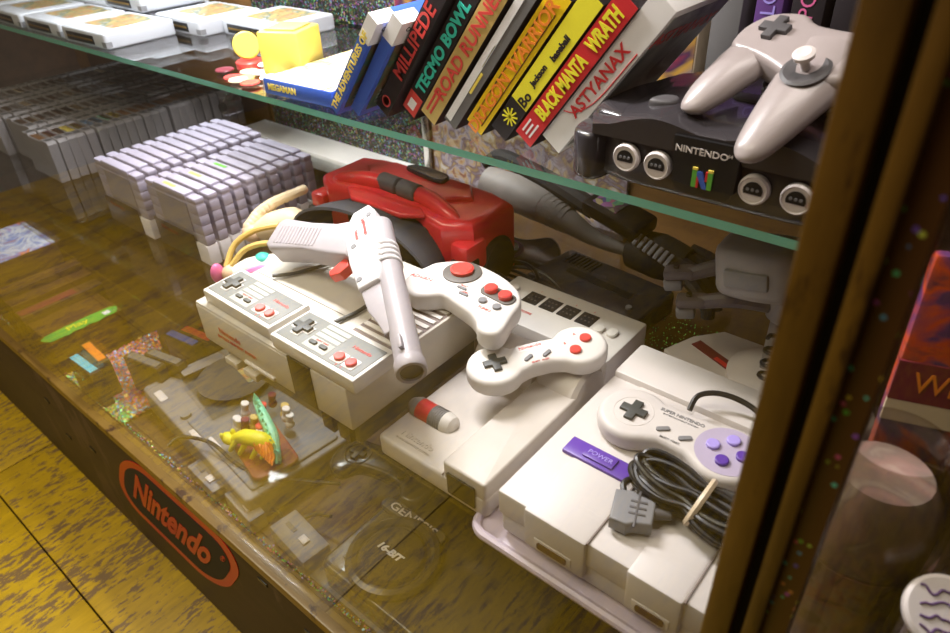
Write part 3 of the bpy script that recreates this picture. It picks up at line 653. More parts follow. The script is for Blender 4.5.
# dark gear behind the adapter
t = thing('black_console', 'low black game console in shadow behind the white four-socket box', 'game console', TR(-.375, .665, 0, 0, 0, -6))
B().prism(rrect(-.085, .085, -.048, .048, .01), 0, .030, .004).done('shell', 'charcoal', t)
B().prism(rrect(-.05, .05, -.006, .006, .002), .0295, .031).done('cartridge_slot', 'black', t)
b = B()
for k in range(8): b.bx(-.07 + k * .006, -.067 + k * .006, .015, .04, .0295, .0315)
b.done('vent', 'black_matte', t)
B().cyl((.062, -.022, .0295), (.062, -.022, .0325), .004).done('switch', 'mid_grey', t)
t = thing('disc_controller', 'black round-thumbpad controller with violet ring leaning behind the cables', 'game controller', TR(-.505, .685, .012, 14, 0, 30))
B().prism(smooth_poly([(-.05, 0), (-.035, .03), (0, .024), (.035, .03), (.05, 0), (.035, -.03), (0, -.02), (-.035, -.03)], 4), 0, .018, .005).done('shell', 'charcoal', t)
B().lathe([(.012, .018), (.016, .021), (.0185, .018)], TR(-.02, 0, 0)).done('ring', 'violet', t)
B().lathe([(0, .018), (.011, .018), (.011, .023), (0, .023)], TR(-.02, 0, 0)).done('thumb_pad', 'black', t)
t = thing('coiled_cable', 'loose loops of thin black cable behind the boomerang-shaped controller', 'cable', TR(-.455, .630, 0))
b = B(); random.seed(9)
for k in range(6):
    rx = .045 + random.uniform(-.012, .012); ry = .024 + random.uniform(-.008, .008); ox = random.uniform(-.02, .02)
    b.tube([(rx * math.cos(2 * PI * i / 14) + ox, ry * math.sin(2 * PI * i / 14) - .02, .006 + .007 * k + .004 * math.sin(i + k)) for i in range(15)], .0024, 7, 3)
b.done('cord', 'black', t)

# ------------------------------------------------------------------ braided rubber dolls left of the gun
t = thing('braided_doll', 'cream rubber doll with a long raised braid beside the cartridge block', 'doll', TR(-.815, .495, 0))
B().tube([(.034, .03, .048), (.018, .02, .055), (-.005, .0, .050), (-.022, -.015, .042)], [.014, .022, .020, .012], 14, 5).done('body', 'cream', t)
B().ell((-.030, -.020, .040), (.017, .015, .014)).done('head', 'skin', t)
b = B(); P = [(-.035, -.02, .048), (-.034, .0, .062), (-.020, .022, .076), (.000, .045, .086), (.008, .060, .090)]
b.tube(P, [.009, .009, .008, .007, .006], 10, 5)
V = [Vector(p) for p in P]
for i in range(4):
    for k in range(4):
        q = V[i].lerp(V[i + 1], k / 4); b.ell(q, (.0095 - i * .0008,) * 3, seg=10)
b.done('braid', 'cream', t)
B().ell((.005, .002, .066), (.012, .006, .004)).done('blue_collar', 'blue', t)
t = thing('small_doll', 'small doll in teal and pink with yellow plaits below the braided one', 'doll', TR(-.772, .408, .0))
B().tube([(-.022, -.012, .022), (.0, .010, .032), (.028, .034, .038), (.055, .056, .040)], [.010, .015, .014, .009], 12, 5).done('body', 'paper_white', t)
B().ell((-.020, -.008, .026), (.014, .013, .013)).done('head', 'skin', t)
B().ell((.014, .024, .046), (.012, .010, .008)).done('teal_sash', 'teal', t)
B().tube([(.005, -.002, .030), (.026, .010, .036), (.048, .028, .036)], [.006, .009, .005], 10, 4).done('pink_skirt', 'pink', t)
B().tube([(-.026, -.010, .035), (-.030, .012, .058), (-.012, .036, .075), (.012, .060, .080)], .0042, 8, 5).done('plait', 'rope', t)
B().tube([(-.018, -.006, .038), (-.010, .014, .056), (.012, .034, .064), (.04, .05, .060)], .0040, 8, 5).done('plait', 'rope', t)
B().ell((-.036, -.020, .026), (.007, .010, .015)).done('pink_shoe', 'pink', t)

# ------------------------------------------------------------------ pale standing cartridges (block of two rows)
def wide_cart(dark):
    t = thing('game_cartridge', '', 'game cartridge')
    b = B().bx(-.0670, .0670, -.0068, .0068, .030, .104, .0012)
    for s in (-1, 1):
        for k in range(4): b.bx(min(s * .0445, s * .068), max(s * .0445, s * .068), -.0074, .0074, .034 + k * .0155, .0485 + k * .0155, .0008)
        b.bx(min(s * .0445, s * .068), max(s * .0445, s * .068), -.0080, .0080, .0975, .1065, .003)
    b.bx(-.0435, .0435, -.0083, .0083, .0975, .1090, .0028).done('shell', 'cart_lilac', t)
    B().bx(-.040, .040, -.0078, -.0066, .048, .094).done('label_recess', 'cart_recess', t)
    s_ = B().bx(-.0682, .0682, -.0092, .0092, 0, .033, .002).done('dust_sleeve', 'sleeve_pale', t)
    if dark:
        p = B().bx(-.0690, .0400, -.0105, -.0093, .000, .0440, .0004).done('sleeve_panel', 'sleeve_dark', t)
        text('Nintendo', .011, 'maroon', p, TR(-.028, -.0108, .034, 90), 1.1)
        p = None
    return t
cA = wide_cart(True); cB = wide_cart(False)
endcol = ['yellow', 'paper_white', 'yellow', 'green']
later = []
for row, x, n, y0, wd in ((0, -.943, 10, .424, 'right'), (1, -1.094, 11, .418, 'left')):
    for k in range(n):
        M = TR(x + random.uniform(-.0015, .0015), y0 + k * .0212, 0, 0, 0, random.uniform(-.6, .6))
        lab = 'pale grey cartridge, %s from the front in the %s row of the pale standing block' % (ORD[k], wd)
        src = cA if k == 0 else cB
        if k == 0 and row == 0: src.matrix_world = M; src['label'] = lab; src['group'] = 'pale standing cartridges'
        elif k == 1 and row == 0: src.matrix_world = M; src['label'] = lab; src['group'] = 'pale standing cartridges'
        else: src = copy_thing(src, M, lab, 'pale standing cartridges')
        if row == 0 and k in (0, 1, 2, 4): later.append((src, endcol[(0, 1, 2, 0, 3)[k]]))
for src, m_ in later: B().bx(-.022, .008, -.0030, .0022, .1085, .1094).done('top_label', m_, src)

# ------------------------------------------------------------------ dark standing cartridges further left
def dark_cart():
    t = thing('game_cartridge', '', 'game cartridge')
    B().prism([(-.058, 0), (.058, 0), (.058, .072), (.054, .077), (.030, .078), (.026, .074), (-.026, .074), (-.030, .078), (-.054, .077), (-.058, .072)], -.0085, .0085, .0012, rotm(90)).done('shell', 'cart_grey', t)
    B().bx(.034, .047, -.0060, .0060, .0765, .0782).bx(-.047, -.034, -.0060, .0060, .0765, .0782).done('notch', 'cart_notch', t)
    return t
dc = dark_cart(); used = False
cols = {0: 'brown', 1: 'maroon', 2: 'paper_white', 3: 'yellow', 4: 'yellow', 5: 'lt_blue', 6: 'lt_blue', 7: 'mint', 8: 'yellow'}
for ci, (x, n, nm) in enumerate(((-1.452, 22, 'nearest'), (-1.575, 21, 'middle'), (-1.698, 21, 'farthest'), (-1.821, 21, 'leftmost'))):
    for k in range(n):
        if ci == 1 and k in (0,): continue
        M = TR(x + random.uniform(-.002, .002), .432 + k * .0188, 0, random.uniform(-1.5, 1.5), 0, random.uniform(-1, 1))
        lab = 'dark grey cartridge, %s from the front in the %s dark row' % (ORD[k], nm)
        if not used: o = dc; o.matrix_world = M; o['label'] = lab; o['group'] = 'dark standing cartridges'; used = True
        else: o = copy_thing(dc, M, lab, 'dark standing cartridges')
        c = cols.get(k) if ci == 0 else ('violet' if (ci == 2 and k == 0) else ('book_grey' if (k * 7 + ci) % 5 else 'cream'))
        if c: B().bx(-.026, .026, -.0062, .0062, .0738, .0750).done('top_label', c, o)
for src in (dc,):
    pass

# ------------------------------------------------------------------ light cartridges lying on the upper shelf
def flat_cart():
    t = thing('flat_cartridge', '', 'game cartridge')
    B().prism(rrect(-.075, .075, 0, .128, .006), .0, .026, .004).done('shell', 'cart_light', t)
    B().bx(-.058, .036, -.0010, .002, .005, .019, .0005).done('contact_slot', 'black', t)
    B().bx(-.054, .032, -.0018, .000, .0105, .0135).done('contacts', 'contacts', t)
    B().bx(-.048, .048, .030, .115, .0255, .0264).done('label_picture', 'art_label', t)
    B().bx(.062, .0755, -.0005, .010, .0035, .012).done('corner_notch', 'mid_grey', t)
    return t
fc = flat_cart(); used = False
spots = [(-1.305, .515, .24, 'front row, nearest the coins'), (-1.470, .515, .24, 'second in the front row'), (-1.635, .515, .24, 'third in the front row'), (-1.800, .515, .24, 'leftmost in the front row'),
         (-1.245, .655, .24, 'second row, behind the front one'), (-1.085, .690, .24, 'right end of the second row'), (-1.41, .655, .24, 'beneath the raised one'), (-1.575, .655, .24, 'left part of the second row'),
         (-1.400, .640, .267, 'raised on top of another')]
for x, y, z, wd in spots:
    M = TR(x, y, z, 0, 0, random.uniform(-2, 2)); lab = 'light grey cartridge lying flat on the upper shelf, %s' % wd
    if not used: fc.matrix_world = M; fc['label'] = lab; fc['group'] = 'flat cartridges on the upper shelf'; used = True
    else: copy_thing(fc, M, lab, 'flat cartridges on the upper shelf')

# ------------------------------------------------------------------ plain yellow block, coins, flat blue box
t = thing('toy_block', 'plain yellow toy block on the upper shelf beside the coins', 'toy block', TR(-.838, .596, .24, 0, 0, 22))
B().box((0, 0, .031), (.062, .062, .062), .003).done('body', 'yellow', t)
B().box((0, 0, .0632), (.045, .045, .003), .001).done('lid', 'gold', t)
t = thing('toy_coin', 'yellow upright coin on a red round stand, left of the yellow block', 'toy coin', TR(-.93, .585, .24))
B().lathe([(0, 0), (.020, 0), (.020, .008), (.018, .010), (0, .010)]).done('stand', 'red_button', t)
B().lathe([(0, -.004), (.017, -.004), (.019, -.002), (.019, .002), (.017, .004), (0, .004)], Matrix.Translation((0, 0, .030)) @ Vector((.80, -.55, .25)).to_track_quat('Z', 'Y').to_matrix().to_4x4()).done('coin', 'yellow', t)
random.seed(5)
cc = None; cn = 0
dirs = ['nearest the shelf edge', 'leftmost', 'beside the yellow block', 'behind the front ones', 'under the flat box corner', 'farthest right', 'in the middle', 'half covering another', 'farthest back']
for k, (x, y, m) in enumerate(((-.900, .535, 'red_button'), (-.935, .545, 'maroon'), (-.865, .560, 'paper_white'), (-.905, .565, 'cream'), (-.845, .525, 'red_button'), (-.835, .550, 'paper_white'), (-.880, .545, 'gold'), (-.872, .525, 'cream'), (-.895, .59, 'paper_white'))):
    o = B().lathe([(0, 0), (.0125, 0), (.0135, .0012), (.0125, .0026), (.010, .0022), (0, .0022)], None, 24).done('bottle_cap', m)
    o.location = (x, y, .2402 + (k % 3) * .0028); tag(o, '%s coloured disc in the scatter by the yellow block, %s' % ({'red_button': 'red', 'maroon': 'dark red', 'paper_white': 'white', 'cream': 'cream', 'gold': 'gold'}[m], dirs[k]), 'disc', 'discs by the yellow block')

# ------------------------------------------------------------------ boxed games
def game_box(label, w_, d_, h_, base, lean, spine, side, words, tcol, tsize, extra=None, yaw=0, tx=1., front=None, bold=.0004):
    M = TR(*base, 0, lean, 0) @ rotm(0, 0, yaw)
    t = thing('game_box', label, 'game box', M, 'game boxes on the upper shelf')
    B().bx(-w_, 0, 0, d_, 0, h_, .0006).done('carton', side, t)
    B().bx(-w_ + .0004, -.0004, -.0006, .0004, .0005, h_ - .0005).done('spine', spine, t)
    if front: B().bx(-.0004, .0005, .006, d_ - .005, .010, h_ - .008).done('cover_picture', front, t)
    # lettering runs up the spine
    yy = -.0014
    for wds, col, size, zc, xo in words:
        text(wds, size, col, t, Matrix.Translation((-w_ / 2 + xo, yy, zc)) @ rotm(90) @ rotm(0, 0, 90), tx, bold=bold)
    if extra: extra(t, w_, h_)
    return t
L0 = .2402
def ex_red(t, w_, h_):
    B().bx(-w_ + .001, -.001, -.0012, -.0005, .004, .030).done('red_square', 'red_button', t)
    B().bx(-w_ + .006, -.006, -.0016, -.0011, .010, .022).done('white_mark', 'paper_white', t)
def ex_lines(t, w_, h_): B().bx(-w_ + .005, -w_ + .006, -.0012, -.0005, .01, h_ - .02).bx(-.006, -.005, -.0012, -.0005, .01, h_ - .02).done('rule_line', 'brown', t)
def ex_yel(t, w_, h_):
    B().bx(-w_ + .0005, -.0005, -.0012, -.0005, .045, h_ - .001).done('yellow_panel', 'book_yellow', t)
    b = B()
    for k in range(10): a = 2 * PI * k / 10; b.box((0, 0, 0), (.011, .0006, .0016), 0, Matrix.Translation((-w_ / 2, -.0009, .026)) @ rotm(0, math.degrees(a), 0) @ Matrix.Translation((.004, 0, 0)))
    b.done('burst', 'book_yellow', t)
def ex_star(t, w_, h_): B().bx(-w_ + .0005, -.0005, -.0012, -.0005, .0, .006).done('foot_band', 'maroon', t)
def ex_cap(t, w_, h_):
    B().bx(-w_ + .0002, .0008, -.0009, .030, h_ - .030, h_ + .0004).done('white_corner', 'paper_white', t)
    text('Cap', .008, 'book_black', t, TR(.0010, .016, h_ - .010, 90, 0, 90), 1)
def shape_blurb(t, w_, h_):
    b = B()
    for k in range(4): b.bx(.0003, .0009, .014, .040, .020 + k * .006, .0225 + k * .006)
    b.done('blurb', 'rob_grey', t)
D = .127
g = game_box('blue boxed game with yellow spine lettering, leftmost of the leaning row', .0155, D, .140, (-.650, .510, L0), 38.5, 'blue', 'blue', [('THE ADVENTURES OF', 'yellow', .0118, .062, 0)], None, 0, ex_cap, front='art_blue'); shape_blurb(g, 0, 0)
g = game_box('second blue boxed game, just right of the leftmost one', .0155, D, .140, (-.6235, .520, L0), 38, 'blue', 'blue', [], None, 0, ex_cap, front='art_blue'); shape_blurb(g, 0, 0)
g = game_box('black boxed game with red spine lettering', .022, D, .178, (-.592, .536, L0), 37.5, 'book_black', 'book_black', [('MILLIPEDE', 'red_button', .0220, .103, 0)], None, 0)
B().lathe([(.005, 0), (.006, .0006), (.007, 0)], TR(-.011, -.0008, .016, 90)).done('seal', 'red_button', g)
game_box('black boxed game with teal spine lettering and red foot', .022, D, .178, (-.559, .545, L0), 37.5, 'book_black', 'book_black', [('TECMO BOWL', 'teal', .0185, .098, .001)], None, 0, ex_red, bold=.0007)
game_box('gold boxed game with orange-red spine lettering', .024, D, .178, (-.527, .545, L0), 37.5, 'gold', 'book_black', [('ROAD RUNNER', 'red_button', .0205, .105, 0)], None, 0, lambda t, w_, h_: B().bx(-w_ + .005, -w_ + .0075, -.0012, -.0005, .008, .040).bx(-w_ + .011, -w_ + .0135, -.0012, -.0005, .008, .040).done('stripe', 'red_button', t))
g = game_box('grey boxed game with a white worn lower spine', .019, D, .178, (-.498, .547, L0), 37.5, 'book_grey', 'book_black', [], None, 0, lambda t, w_, h_: B().bx(-.009, -.006, -.0012, -.0005, .050, .078).bx(-.0115, -.0105, -.0012, -.0005, .084, .112).done('small_print', 'yellow', t))
B().bx(-.018, -.010, -.0012, -.0005, .004, .170).done('worn_edge', 'paper_white', g)
game_box('amber yellow boxed game with orange lettering', .024, D, .178, (-.463, .549, L0), 37.5, 'book_amber', 'book_black', [('DRAGON WARRIOR', 'orange', .0185, .082, 0)], None, 0, ex_lines)
game_box('lemon yellow boxed game with black foot and burst', .023, D, .178, (-.431, .550, L0), 37.5, 'book_black', 'book_black', [('Bo', 'book_black', .015, .054, .003), ('Jackson', 'book_black', .0085, .084, .000), ('baseball', 'book_black', .009, .120, .002)], None, 0, ex_yel)
for o in g.children: pass
game_box('red boxed game with large yellow spine lettering', .0235, D, .178, (-.399, .550, L0), 37.5, 'red', 'book_black', [('WRATH', 'book_yellow', .0200, .1440, 0), ('BLACK MANTA', 'book_yellow', .0190, .073, 0)], None, 0, lambda t, w_, h_: B().bx(-w_ + .005, -w_ + .007, -.0012, -.0005, .008, .024).bx(-w_ + .010, -w_ + .012, -.0012, -.0005, .008, .022).bx(-w_ + .015, -w_ + .017, -.0012, -.0005, .008, .026).done('small_print', 'paper_white', t), tx=.60, bold=.0008)
g = game_box('white boxed game with red curved spine logo, resting against the dark console', .0255, D, .178, (-.3665, .553, L0), 37.5, 'paper_white', 'paper_white', [('ASTYANAX', 'red', .0165, .085, -.001)], None, 0, front='art_dark', bold=.0003)
text('ASTYANAX', .020, 'red', g, Matrix.Translation((.0008, .060, .145)) @ rotm(90, 0, 90), 1.1, bold=.0004)
B().tube([(-.023, -.001, .038), (-.012, -.001, .048), (-.004, -.001, .075), (-.003, -.001, .130)], .0006, 6, 5).done('logo_curve', 'red', g)
t = thing('flat_game_box', 'blue-edged boxed game lying flat at the shelf edge, left of the leaning row', 'game box', TR(-.735, .520, L0, 0, 0, 3), 'game boxes on the upper shelf')
B().bx(-.065, .062, 0, .165, 0, .019, .0006).done('carton', 'blue', t)
B().bx(-.064, .061, .001, .164, .0186, .0196).done('cover_picture', 'art_flat', t)
B().bx(-.064, -.020, -.0006, .0002, .001, .018).done('label_patch', 'paper_white', t) if False else None
text('MEGAMAN', .011, 'yellow', t, TR(-.030, -.0006, .0095, 90), 1, bold=.0004)
B().bx(-.0655, -.0645, .0, .040, .001, .018).done('white_end', 'paper_white', t)

# dark boxes at the back of the upper shelf
for k, (x, w_, h_, m, tx_, tc_) in enumerate(((-.305, .030, .185, 'book_grey', '', 'gold'), (-.262, .026, .185, 'violet', 'LO', 'lavender'), (-.228, .030, .185, 'book_black', 'PO', 'pink'), (-.190, .026, .185, 'book_black', '', 'teal'), (-.158, .030, .185, 'maroon', '', 'orange'), (-.122, .028, .185, 'violet', '', 'cream'), (-.088, .028, .185, 'book_black', '', 'red'))):
    names = ['grey', 'violet', 'black with pink lettering', 'black, fourth from the left', 'dark red', 'violet, right one', 'black, nearest the post']
    t = thing('upright_game_box', 'upright boxed game behind the dark curved console, %s' % names[k], 'game box', TR(x, .735, L0), 'upright boxes behind the dark console')
    B().bx(0, w_, 0, .11, 0, h_, .0008).done('carton', m, t)
    if tx_: text(tx_, .020, tc_, t, Matrix.Translation((w_ / 2, -.0006, .12)) @ rotm(90) @ rotm(0, 0, 90), 1)
t = thing('picture_carton', 'large carton with a red and yellow printed front behind the leaning games', 'carton', TR(-.55, .79, L0))
B().bx(-.28, .21, 0, .05, 0, .20, .001).done('carton', 'warm_card', t)
B().bx(-.278, .208, -.0008, .0004, .002, .198).done('printed_front', 'art_back', t)

# ------------------------------------------------------------------ dark curved console with four ports
NX, NY = -.200, .515
t = thing('curved_console', 'charcoal curved console with four pale round controller ports on its front', 'game console', TR(NX, NY, .2402))
top = smooth_poly([(-.128, .035), (-.120, .012), (-.095, .004), (-.07, .000), (0, -.001), (.07, .000), (.095, .004), (.120, .012), (.128, .035), (.122, .10), (.08, .150), (0, .168), (-.08, .150), (-.122, .10)], 4)
B().prism([(x * .94, y + .004) for x, y in top], .004, .062, .006).done('body', 'charcoal', t, ang=45)
def arch(x): return .018 * math.exp(-(x / .045) ** 2) * 0
bm = bmesh.new(); rows = []
nx_, ny_ = 40, 10
def toph(x, y):
    u = abs(x) / .125
    base = .068 - .012 * max(0, min(1, (u - .35) / .65)) ** 1.3 + .006 * math.sin(min(1, max(0, (u - .1) / .6)) * PI)
    return base - .006 * max(0, (.03 - y) / .03) ** 2
for j in range(ny_ + 1):
    y = .000 + .155 * j / ny_; hw = .118 - (.02 * ((y - .09) / .065) ** 2 if y > .09 else 0) - (.012 * ((.03 - y) / .03) ** 2 if y < .03 else 0)
    rows.append([bm.verts.new((-hw + 2 * hw * i / nx_, y - .002, toph(-hw + 2 * hw * i / nx_, y))) for i in range(nx_ + 1)])
for j in range(ny_):
    for i in range(nx_): bm.faces.new((rows[j][i], rows[j][i + 1], rows[j + 1][i + 1], rows[j + 1][i]))
ex = bmesh.ops.extrude_face_region(bm, geom=list(bm.faces)); vs = [v for v in ex['geom'] if isinstance(v, bmesh.types.BMVert)]
for v in vs: v.co.z = .045
bmesh.ops.recalc_face_normals(bm, faces=bm.faces)
bb = B(); bb._add(bm); bb.done('top_cover', 'charcoal', t, ang=50)
for s in (-1, 1): B().prism(smooth_poly([(s * .135, .030), (s * .128, .004), (s * .108, -.003), (s * .098, .012), (s * .098, .05), (s * .125, .06)], 4), 0, .044, .005).done('foot_lobe', 'charcoal', t, ang=45)
XF = lambda y: Matrix(((1, 0, 0, 0), (0, 0, 1, y), (0, 1, 0, 0), (0, 0, 0, 1)))
for x, z in ((-.0715, .0300), (-.0420, .0295), (.0400, .0285), (.0725, .0290)):
    p = B().lathe([(0, .0), (.0122, .0), (.0122, .004), (.0108, .0060), (.0098, .0050), (0, .0050)], TR(x, .002, z, 90)).done('port_ring', 'port_white', t)
    q = [(.0075 * math.cos(a), .0075 * math.sin(a)) for a in [PI * k / 12 for k in range(13)]] + [(-.0070, -.0025), (.0070, -.0025)]
    B().prism([(x + a, z + c - .0005) for a, c in q], -.0040, -.0020, 0, XF(.0)).done('port_socket', 'black', p)
    b = B()
    for i in (-1, 0, 1): b.cyl((x + i * .0038, -.0039, z + .001), (x + i * .0038, -.0048, z + .001), .0013, seg=10)
    b.done('port_pin', 'mid_grey', p)
B().prism([(-.0285, .060), (.0275, .060), (.026, .022), (.021, .015), (-.021, .015), (-.026, .022)], -.0075, .004, 0, XF(.002)).done('badge_plate', 'black', t)
text('NINTENDO', .0075, 'port_white', t, TR(-.004, -.0062, .0505, 90), 1.12, bold=.0001); text('64', .0042, 'port_white', t, TR(.0195, -.0062, .0520, 90), 1)
for k, (dx, m) in enumerate(((-.0075, 'green'), (0, 'blue'), (.0075, 'green'))): pass
b = B().bx(-.0085, -.0045, -.0072, -.0050, .0215, .0360).bx(.0045, .0085, -.0072, -.0050, .0215, .0360).done('emblem_bar', 'green', t)
B().prism([(-.0045, .0350), (-.0005, .0350), (.0045, .0240), (.0045, .0215), (.001, .0215), (-.0045, .0320)], -.0078, -.0050, 0, XF(.0004)).done('emblem_diagonal', 'blue', t)
B().bx(-.0085, -.0045, -.0074, -.0050, .0360, .0380).bx(.0045, .0085, -.0074, -.0050, .0360, .0380).done('emblem_cap', 'yellow', t)
B().bx(-.0045, -.0025, -.0073, -.0050, .0215, .0300).bx(.0025, .0045, -.0073, -.0050, .0280, .0360).done('emblem_shade', 'red', t)
B().prism(smooth_poly([(-.066, .020), (-.062, .036), (-.050, .040), (-.044, .030), (-.050, .020)], 3), .064, .0765, .003).done('power_switch', 'charcoal_soft', t)
B().bx(-.045, .045, .078, .096, .066, .0705, .002).done('cartridge_flap', 'charcoal_soft', t)

# three-pronged controller on top
t = thing('three_pronged_controller', 'grey three-pronged controller with a pale thumb stick, lying on the dark curved console', 'game controller', TR(-.144, .560, .364) @ rotm(0, 0, -15) @ rotm(28))
body = smooth_poly([(-.078, .010), (-.066, .030), (-.040, .036), (-.022, .027), (.022, .027), (.040, .036), (.066, .030), (.078, .010), (.074, -.012), (.050, -.016), (.024, -.024), (.0, -.034), (-.024, -.024), (-.050, -.016), (-.074, -.012)], 3)
b = B().prism(body, -.026, .0, .006, seg=4)
def prong(b, P, R_, fz=.62):
    T = Matrix.Identity(4); T[2][2] = fz
    return b.tube([(x, y, z / fz) for x, y, z in P], R_, 18, 6, T)
prong(b, [(-.056, .012, -.013), (-.062, -.020, -.014), (-.069, -.050, -.017), (-.072, -.066, -.019), (-.0725, -.071, -.020)], [.022, .021, .0165, .011, .004])
prong(b, [(0, .010, -.014), (0, -.020, -.014), (0, -.055, -.016), (0, -.084, -.019), (0, -.094, -.020), (0, -.0975, -.0205)], [.030, .027, .021, .0145, .009, .003])
prong(b, [(.056, .012, -.013), (.062, -.020, -.014), (.069, -.050, -.017), (.072, -.066, -.019), (.0725, -.071, -.020)], [.022, .021, .0165, .011, .004])
b.done('shell', 'n64_pad', t, ang=60)
B().lathe([(0, .0005), (.0165, .0005), (.0175, .0015), (.015, .0028), (.010, .0018), (0, .0015)], TR(0, -.022, 0), 36).done('stick_dish', 'charcoal_soft', t)
B().cyl((0, -.022, .001), (0, -.022, .012), .0035).lathe([(0, .011), (.0072, .012), (.0078, .0155), (.005, .0168), (0, .0155)], TR(0, -.022, 0)).done('thumb_stick', 'port_white', t)
B().lathe([(0, -.001), (.0055, -.001), (.0055, .0028), (0, .0034)], TR(.004, .006, 0)).done('start_button', 'red_button', t)
dpad(B(), -.050, .012, -.001, .024, .005).done('direction_pad', 'charcoal_soft', t)
for x, y, m in ((.045, .004, 'blue'), (.036, .014, 'green'), (.054, .018, 'yellow'), (.062, .010, 'yellow')): B().lathe([(0, -.001), (.0048, -.001), (.0048, .0028), (0, .0034)], TR(x, y, 0)).done('round_button', m, t)
t = thing('coiled_cable', 'short coil of dark cable squeezed under the grey three-pronged controller', 'cable', TR(-.160, .605, .309))
b = B()
for k in range(4): b.tube([(.036 * math.cos(2 * PI * i / 14), .020 * math.sin(2 * PI * i / 14), .004 + .005 * k) for i in range(15)], .0024, 7, 3)
b.done('cord', 'charcoal_soft', t)

# ------------------------------------------------------------------ bottom of the case
BZ = CF + .0005
random.seed(21)
gm = []
for n_, c_ in (('flake_pink', (.8, .15, .3)), ('flake_green', (.25, .8, .15)), ('flake_violet', (.4, .25, .7)), ('flake_gold', (.9, .6, .1)), ('flake_orange', (.9, .25, .1)), ('flake_blue', (.1, .5, .8))): mat(n_, c_, .3, metal=.15, coat=.5); gm.append(n_)
bmg = bmesh.new()
def flake(x, y, z, s, mi):
    r = Euler((random.uniform(-.7, .7), random.uniform(-.7, .7), random.uniform(0, 3))).to_matrix()
    q = [bmg.verts.new(Vector((x, y, z)) + r @ Vector(p) * s) for p in ((-1, -1, 0), (1, -1, 0), (1, 1, 0), (-1, 1, 0))]
    f = bmg.faces.new(q); f.material_index = mi
for k in range(9000):
    u = random.random(); x = -1.18 + .20 * random.random(); y = .246 + .17 * random.random() * (1 - .45 * (x + 1.18) / .20)
    mi = random.choice([0, 2, 3, 4, 4, 5]) if y > .27 else random.choice([1, 1, 2, 3, 3, 5])
    flake(x, y, BZ + .002 + .004 * random.random(), random.uniform(.0010, .0022), mi)
for k in range(1500):
    x = random.uniform(-1.9, -.05); flake(x, .247 + abs(random.gauss(0, .003)), BZ + .002 + .002 * random.random(), random.uniform(.0006, .0013), random.choice([1, 1, 5, 3, 2, 0]))
for k in range(500):
    flake(random.uniform(-.33, -.22), random.uniform(.56, .70), .0012, random.uniform(.0004, .0008), 1)
gb = bpy.data.meshes.new('glitter'); bmg.to_mesh(gb); bmg.free()
for n_ in gm: gb.materials.append(MATS[n_])
go = bpy.data.objects.new('glitter', gb); C.objects.link(go); tag(go, 'multicoloured holographic glitter strewn along the bottom of the case', 'glitter', kind='stuff')

t = thing('disc_drive_console', 'wide flat grey console under the clear disc case at the bottom', 'game console', TR(-.80, .350, BZ, 0, 0, -6))
B().prism(rrect(-.175, .165, -.075, .095, .008), 0, .046, .004).done('shell', 'rob_grey', t)
B().prism(rrect(-.045, .155, -.060, .080, .006), .0455, .050, .002).done('lid', 'mid_grey', t)
for x in (-.145, -.02): p = B().bx(x, x + .03, -.068, -.056, .0458, .0475, .0005).done('label_plate', 'port_white', t)
B().cyl((-.055, -.055, .046), (-.055, -.055, .052), .008).done('button', 'mid_grey', t)
B().bx(.02, .05, -.055, -.050, .0500, .0515).bx(.07, .10, -.055, -.050, .0500, .0515).done('slot_mark', 'port_white', t)
t = thing('disc_case', 'clear square disc case with a dark disc inside, on the flat grey console', 'disc case', TR(-.875, .395, BZ + .0515, 0, 0, -10))
B().bx(-.075, .075, -.065, .065, 0, .010, .001).done('case', 'clear_plastic', t)
B().lathe([(.0, .011), (.058, .011), (.058, .0122), (0, .0122)], TR(.012, 0, 0), 40).done('disc', 'charcoal_soft', t)
B().bx(-.07, -.045, -.06, .06, .0098, .0108).done('hinge_strip', 'rob_grey', t)
B().bx(-.02, .045, .010, .040, .0122, .0130).done('printed_label', 'art_label', t)
# toy dragon and charms
t = thing('toy_tray', 'red and clear plastic blister tray under the small toy dragon', 'tray', TR(-.700, .325, BZ + .051, 0, 0, -14))
B().prism(rrect(-.062, .055, -.030, .036, .012), 0, .008, .002).done('insert', 'tray_red', t)
B().prism(rrect(.03, .085, -.035, .03, .010), .004, .018, .004).done('clear_end', 'clear_plastic', t)
t = thing('toy_dragon', 'small yellow toy dragon with orange mane and mint ridged back', 'toy', TR(-.695, .325, BZ + .062))
B().tube([(-.035, -.020, .012), (-.010, -.014, .026), (.015, -.004, .026), (.034, .006, .016)], [.006, .011, .012, .006], 12, 5).ell((-.042, -.024, .012), (.012, .009, .009)).ell((-.046, -.030, .018), (.004, .003, .006)).ell((-.038, -.017, .020), (.003, .004, .007)).done('body', 'book_yellow', t)
b = B()
for k in range(9): b.tube([(.0 + k * .004, -.004, .030), (.010 + k * .004, -.012 + .002 * (k % 3), .034 - .002 * k), (.018 + k * .004, -.018, .020 - .001 * k)], [.003, .003, .0015], 6, 3)
b.done('mane', 'orange', t)
for x, y in ((-.022, -.028), (-.006, -.024), (.014, -.018), (.026, -.010)): B().tube([(x, y + .008, .022), (x - .004, y, .010), (x - .008, y - .004, .002)], [.005, .004, .003], 8, 3).done('leg', 'book_yellow', t)
b = B().tube([(-.040, .030, .044), (-.010, .020, .036), (.020, .010, .026), (.050, -.008, .008)], [.005, .008, .008, .004], 10, 5)
for k in range(13):
    q = k / 12; b.lathe([(.0045, 0), (0, .012)], TR(-.040 + .090 * q, .030 - .036 * q, .048 - .034 * q, 15 * (k % 2), 0, 0), 6)
b.done('ridge', 'mint', t)
random.seed(4)
chd = None
grps = 'white and red bead charms beside the toy dragon'
